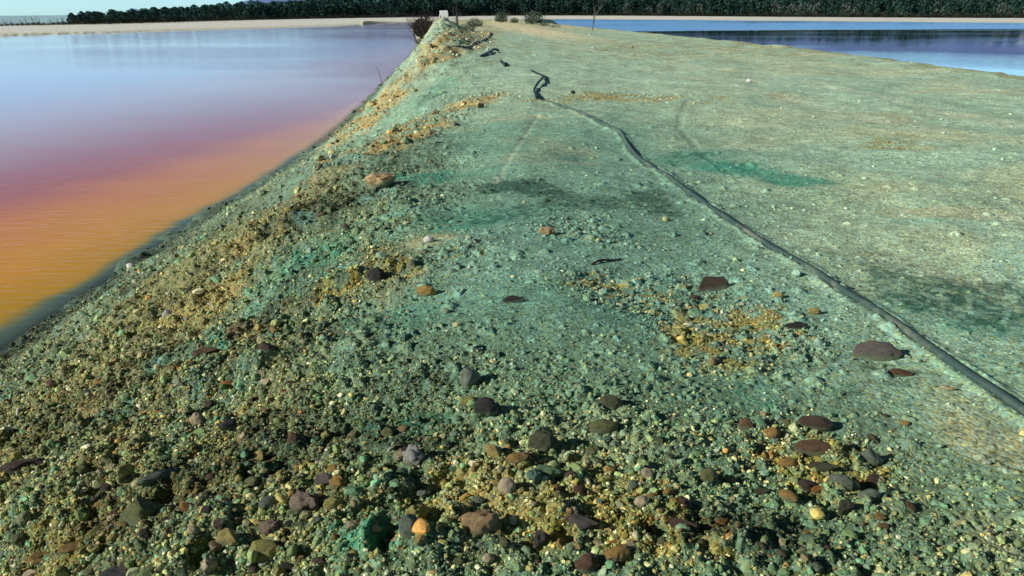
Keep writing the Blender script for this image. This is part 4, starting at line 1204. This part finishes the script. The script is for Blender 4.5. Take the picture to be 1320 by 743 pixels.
# the depth of the wood: one mass
Vs, Fs, Cs = [], [], []; base = 0
for (x0, y0, az) in front:
    for k in range(13):
        yy = y0 + 6 + k * 13 * random.uniform(0.85, 1.15) + random.uniform(-3, 3)
        a2 = az + random.uniform(-0.006, 0.006)
        x = a2 * yy; y = yy
        z = float(base_height(np.array([x]), np.array([y]))[0])
        h = tree_h(a2) * random.uniform(0.8, 1.1) * (0.75 + 0.6 * float(vnoise(np.array([a2 * 60.0]), np.array([k * 0.7]), 3)[0]))
        v, f, c_ = random.choice(broad_raw if random.random() < 0.8 else pine_raw)
        a = random.uniform(0, 6.28); ca, sa = math.cos(a), math.sin(a)
        w = h * 1.25
        P = np.stack([(v[:, 0] * ca - v[:, 1] * sa) * w + x, (v[:, 0] * sa + v[:, 1] * ca) * w + y, v[:, 2] * h + z], -1)
        Vs.append(P); Fs.append(f + base); Cs.append(c_ * random.uniform(0.7, 1.4) * (np.array([1, 1.05, 1.1]) * (1 + 0.10 * k) + 0.012 * k * np.array([0, 1, 2.5]))); base += len(v)  # rows farther back lighter and bluer: aerial haze in their vertex colour
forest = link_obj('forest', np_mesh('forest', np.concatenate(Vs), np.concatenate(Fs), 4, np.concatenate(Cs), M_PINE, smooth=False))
tag(forest, 'dark pine wood filling the land behind the front row of trees', 'forest', kind='stuff')

# undergrowth along the wood's foot and the hedge to the left
Vs, Fs, Cs = [], [], []; base = 0
az = -0.70
while az < 0.68:
    ys_ = np.linspace(60, 620, 1200)
    dmin = np.minimum(sdist(ys_ * az, ys_, LAKE_L), sdist(ys_ * az, ys_, LAKE_R))
    inw = np.nonzero(dmin < 66)[0]
    yy = ys_[min(inw[-1] + 1, len(ys_) - 1)] + random.uniform(-2, 3)
    v, f, c_ = random.choice(broad_raw)
    h = random.uniform(0.5, 1.0) if az < -0.5 else random.uniform(1.0, 2.2)
    x = az * yy
    z = float(base_height(np.array([x]), np.array([yy]))[0])
    P = v * np.array([h * 1.9, h * 1.9, h]) + np.array([x, yy, z - 0.1 * h])
    Vs.append(P); Fs.append(f + base); Cs.append(c_ * np.array([0.6, 0.55, 0.5]) * random.uniform(0.4, 1.0)); base += len(v)
    az += 1.3 / yy
sc = link_obj('scrub', np_mesh('scrub', np.concatenate(Vs), np.concatenate(Fs), 4, np.concatenate(Cs), M_BROAD, smooth=False))
tag(sc, 'low dark scrub along the top of the far beach', 'scrub', kind='stuff')

# bare trees on the left skyline
for i, px in enumerate([4, 12, 25, 33, 42, 50, 64, 72, 79, 93, 98, 106, 114]):
    a, b, _ = ray(px, 20)
    azv = a / b
    ys_ = np.linspace(60, 620, 1200)
    dmin = np.minimum(sdist(ys_ * azv, ys_, LAKE_L), sdist(ys_ * azv, ys_, LAKE_R))
    dist = float(ys_[np.nonzero(dmin < 66)[0][-1]]) + 3 + 4 * math.sin(i * 2.1)
    x, y = azv * dist, dist
    z = float(base_height(np.array([x]), np.array([y]))[0])
    bare_tree('bare_tree', (x, y, z), [2.2, 1.8, 2.0, 2.6, 3.4, 2.2, 2.6, 2.4, 3.0, 3.4, 3.0, 2.2, 2.4][i] * 1.05, 40 + i, 'leafless tree on the skyline beyond the far left beach', 'tree',
              'leafless trees on the left skyline', stems=2, twig=MTWIG, rad=0.05, depth=3)

# ------------------------------------------------------------------ VAN at the end of the bank
def van(loc, rz):
    root = link_obj('van', None, None, loc, (0, 0, rz))
    tag(root, 'small white van parked at the far end of the bank', 'van')
    white = simple_mat('white_paint', (0.82, 0.83, 0.83), 0.35, 0.03, 2)
    glass = simple_mat('dark_glass', (0.02, 0.025, 0.03), 0.1, 0.1, 2)
    black = simple_mat('black_tyre', (0.02, 0.02, 0.02), 0.8, 0.2, 10)
    red = simple_mat('red_lamp', (0.45, 0.03, 0.02), 0.3, 0.1, 10)
    bm = bmesh.new()
    # side outline swept across the width, narrower at the roof
    outl = [(-2.2, .35), (-2.25, 1.0), (-2.15, 1.95), (-2.0, 2.1), (0.9, 2.1), (1.25, 1.95), (1.75, 1.25), (2.3, 1.0), (2.4, .4)]
    L = [bm.verts.new((-0.92 + (0.12 if z > 1.2 else 0), y, z)) for y, z in outl]
    Rr = [bm.verts.new((0.92 - (0.12 if z > 1.2 else 0), y, z)) for y, z in outl]
    n = len(outl)
    bm.faces.new(L); bm.faces.new(Rr[::-1])
    for i in range(n):
        j = (i + 1) % n
        bm.faces.new((L[i], Rr[i], Rr[j], L[j]))
    bmesh.ops.recalc_face_normals(bm, faces=bm.faces)
    bmesh.ops.bevel(bm, geom=list(bm.edges), offset=0.05, segments=2, affect='EDGES')
    bm_obj('body', bm, white, root)
    bm = bmesh.new(); v = add_box(bm, (0, 0, 0), (1.45, 0.04, 0.78)); bmesh.ops.rotate(bm, cent=(0, 0, 0), matrix=Matrix.Rotation(math.radians(35), 3, 'X'), verts=v)
    bmesh.ops.translate(bm, vec=(0, 1.53, 1.62), verts=v); bm_obj('windscreen', bm, glass, root)
    for s in (-1, 1):
        bm = bmesh.new(); add_box(bm, (s * 0.84, 0.75, 1.55), (0.06, 0.85, 0.45)); bm_obj('side_window', bm, glass, root)
        bm = bmesh.new(); add_box(bm, (s * 0.8, -2.25, 0.95), (0.14, 0.06, 0.35)); bm_obj('tail_lamp', bm, red, root)
        for yy in (-1.45, 1.5):
            bm = bmesh.new()
            bmesh.ops.create_cone(bm, cap_ends=True, segments=24, radius1=0.33, radius2=0.33, depth=0.2, matrix=Matrix.Translation((s * 0.84, yy, 0.33)) @ Matrix.Rotation(math.pi / 2, 4, 'Y'))
            w = bm_obj('wheel', bm, black, root)
            bm = bmesh.new()
            bmesh.ops.create_cone(bm, cap_ends=True, segments=16, radius1=0.18, radius2=0.16, depth=0.03, matrix=Matrix.Translation((s * 0.95, yy, 0.33)) @ Matrix.Rotation(math.pi / 2, 4, 'Y'))
            bm_obj('rim', bm, simple_mat('grey_rim', (.4, .4, .4), .4, .1), w)
    bm = bmesh.new(); add_box(bm, (0, -2.28, 0.5), (1.7, 0.1, 0.18)); bm_obj('bumper', bm, black, root)


pv = on_ground(572, 175); van(pv, math.radians(6))
pc = on_ground(584, 165)
bm = bmesh.new(); add_box(bm, (0, 0, 0.35), (1.0, 0.8, 0.72)); bmesh.ops.bevel(bm, geom=list(bm.edges), offset=0.05, segments=2, affect='EDGES')
o = bm_obj('concrete_block', bm, simple_mat('pale_concrete', (0.5, 0.55, 0.5), 0.9, 0.2, 4), None, False, pc); tag(o, 'low pale block right beside the white van', 'block')

# pale houses at the right end of the wood
def house(loc, w, d, h, rz, label, roofc):
    root = link_obj('house', None, None, loc, (0, 0, rz)); tag(root, label, 'house')
    wallm = simple_mat('pale_render', (0.68, 0.72, 0.75), 0.9, 0.06, 0.5); rf = simple_mat('pale_roof', roofc, 0.8, 0.1, 2); gl = simple_mat('window_glass', (0.04, 0.05, 0.07), 0.2, 0.1)
    bm = bmesh.new(); add_box(bm, (0, 0, h / 2), (w, d, h)); bm_obj('wall', bm, wallm, root)
    bm = bmesh.new(); A = [bm.verts.new(p) for p in ((-w / 2 - .4, -d / 2 - .5, h + .01), (-w / 2 - .4, d / 2 + .5, h + .01), (-w / 2 - .4, 0, h + d * .28))]
    B = [bm.verts.new((-v.co.x, v.co.y, v.co.z)) for v in A]
    bm.faces.new(A); bm.faces.new(B[::-1])
    for i in range(3): bm.faces.new((A[i], B[i], B[(i + 1) % 3], A[(i + 1) % 3]))
    bmesh.ops.recalc_face_normals(bm, faces=bm.faces); bm_obj('roof', bm, rf, root)
    nw = max(2, int(w / 4))
    for i in range(nw):
        bm = bmesh.new(); add_box(bm, (-w / 2 + w * (i + .5) / nw, -d / 2 - .02, h * .55), (1.3, .1, 1.5)); bm_obj('window', bm, gl, root)


for px, dist, w, h, lab in [(1301, 640, 22, 7, 'long pale building at the right end of the wood'), (1330, 560, 14, 6, 'pale building cut by the right edge of the photo')]:
    a, b, _ = ray(px, 10); x, y = a / b * dist, dist
    house((x, y, float(base_height(np.array([x]), np.array([y]))[0]) + 1.0), w, 9, h, -0.5, lab, (0.5, 0.55, 0.6))

# ------------------------------------------------------------------ LIGHT, SKY, CAMERA
w = bpy.data.worlds.new('World'); scene.world = w; w.use_nodes = True
nt = w.node_tree
sky = nt.nodes.new('ShaderNodeTexSky'); sky.sky_type = 'NISHITA'; sky.sun_disc = False
sky.sun_elevation = SUN_EL; sky.sun_rotation = math.atan2(SUN_DIR.x, SUN_DIR.y)
sky.air_density = 1.0; sky.dust_density = 0.2; sky.ozone_density = 1.0
bg = nt.nodes['Background']; bg.inputs[1].default_value = 0.11
tm = nt.nodes.new('ShaderNodeMix'); tm.data_type = 'RGBA'; tm.blend_type = 'MULTIPLY'; tm.inputs[0].default_value = 1
tc = nt.nodes.new('ShaderNodeTexCoord'); sx = nt.nodes.new('ShaderNodeSeparateXYZ'); nt.links.new(tc.outputs['Generated'], sx.inputs[0])
tr = ramp(nt, [(0.0, (0.74, 1.34, 2.3)), (0.10, (0.70, 1.08, 1.5)), (0.30, (0.25, 0.30, 0.30)), (1.0, (0.13, 0.14, 0.12))], sx.outputs[2])
nt.links.new(tr.outputs[0], tm.inputs[7])
nt.links.new(sky.outputs[0], tm.inputs[6]); nt.links.new(tm.outputs[2], bg.inputs[0])
sd = bpy.data.lights.new('sun', 'SUN'); sd.energy = 5.0; sd.angle = math.radians(0.5); sd.color = (1.0, 0.94, 0.82)
so = bpy.data.objects.new('sun', sd); COL.objects.link(so)
dvec = Vector((SUN_DIR.x * math.cos(SUN_EL), SUN_DIR.y * math.cos(SUN_EL), math.sin(SUN_EL)))
so.rotation_euler = dvec.to_track_quat('Z', 'Y').to_euler()

cd = bpy.data.cameras.new('camera'); cam = bpy.data.objects.new('camera', cd); COL.objects.link(cam)
cd.sensor_width = 36; cd.lens = 36 * FPX / 1320; cd.clip_end = 20000; cd.clip_start = 0.05
cam.matrix_world = Matrix.Translation((0, 0, ZC)) @ Matrix.Rotation(math.pi / 2 - PITCH, 4, 'X') @ Matrix.Rotation(-ROLL, 4, 'Z')
scene.camera = cam
scene.view_settings.view_transform = 'Standard'; scene.view_settings.look = 'None'
scene.view_settings.exposure = 0; scene.view_settings.gamma = 1
scene.cycles.max_bounces = 6
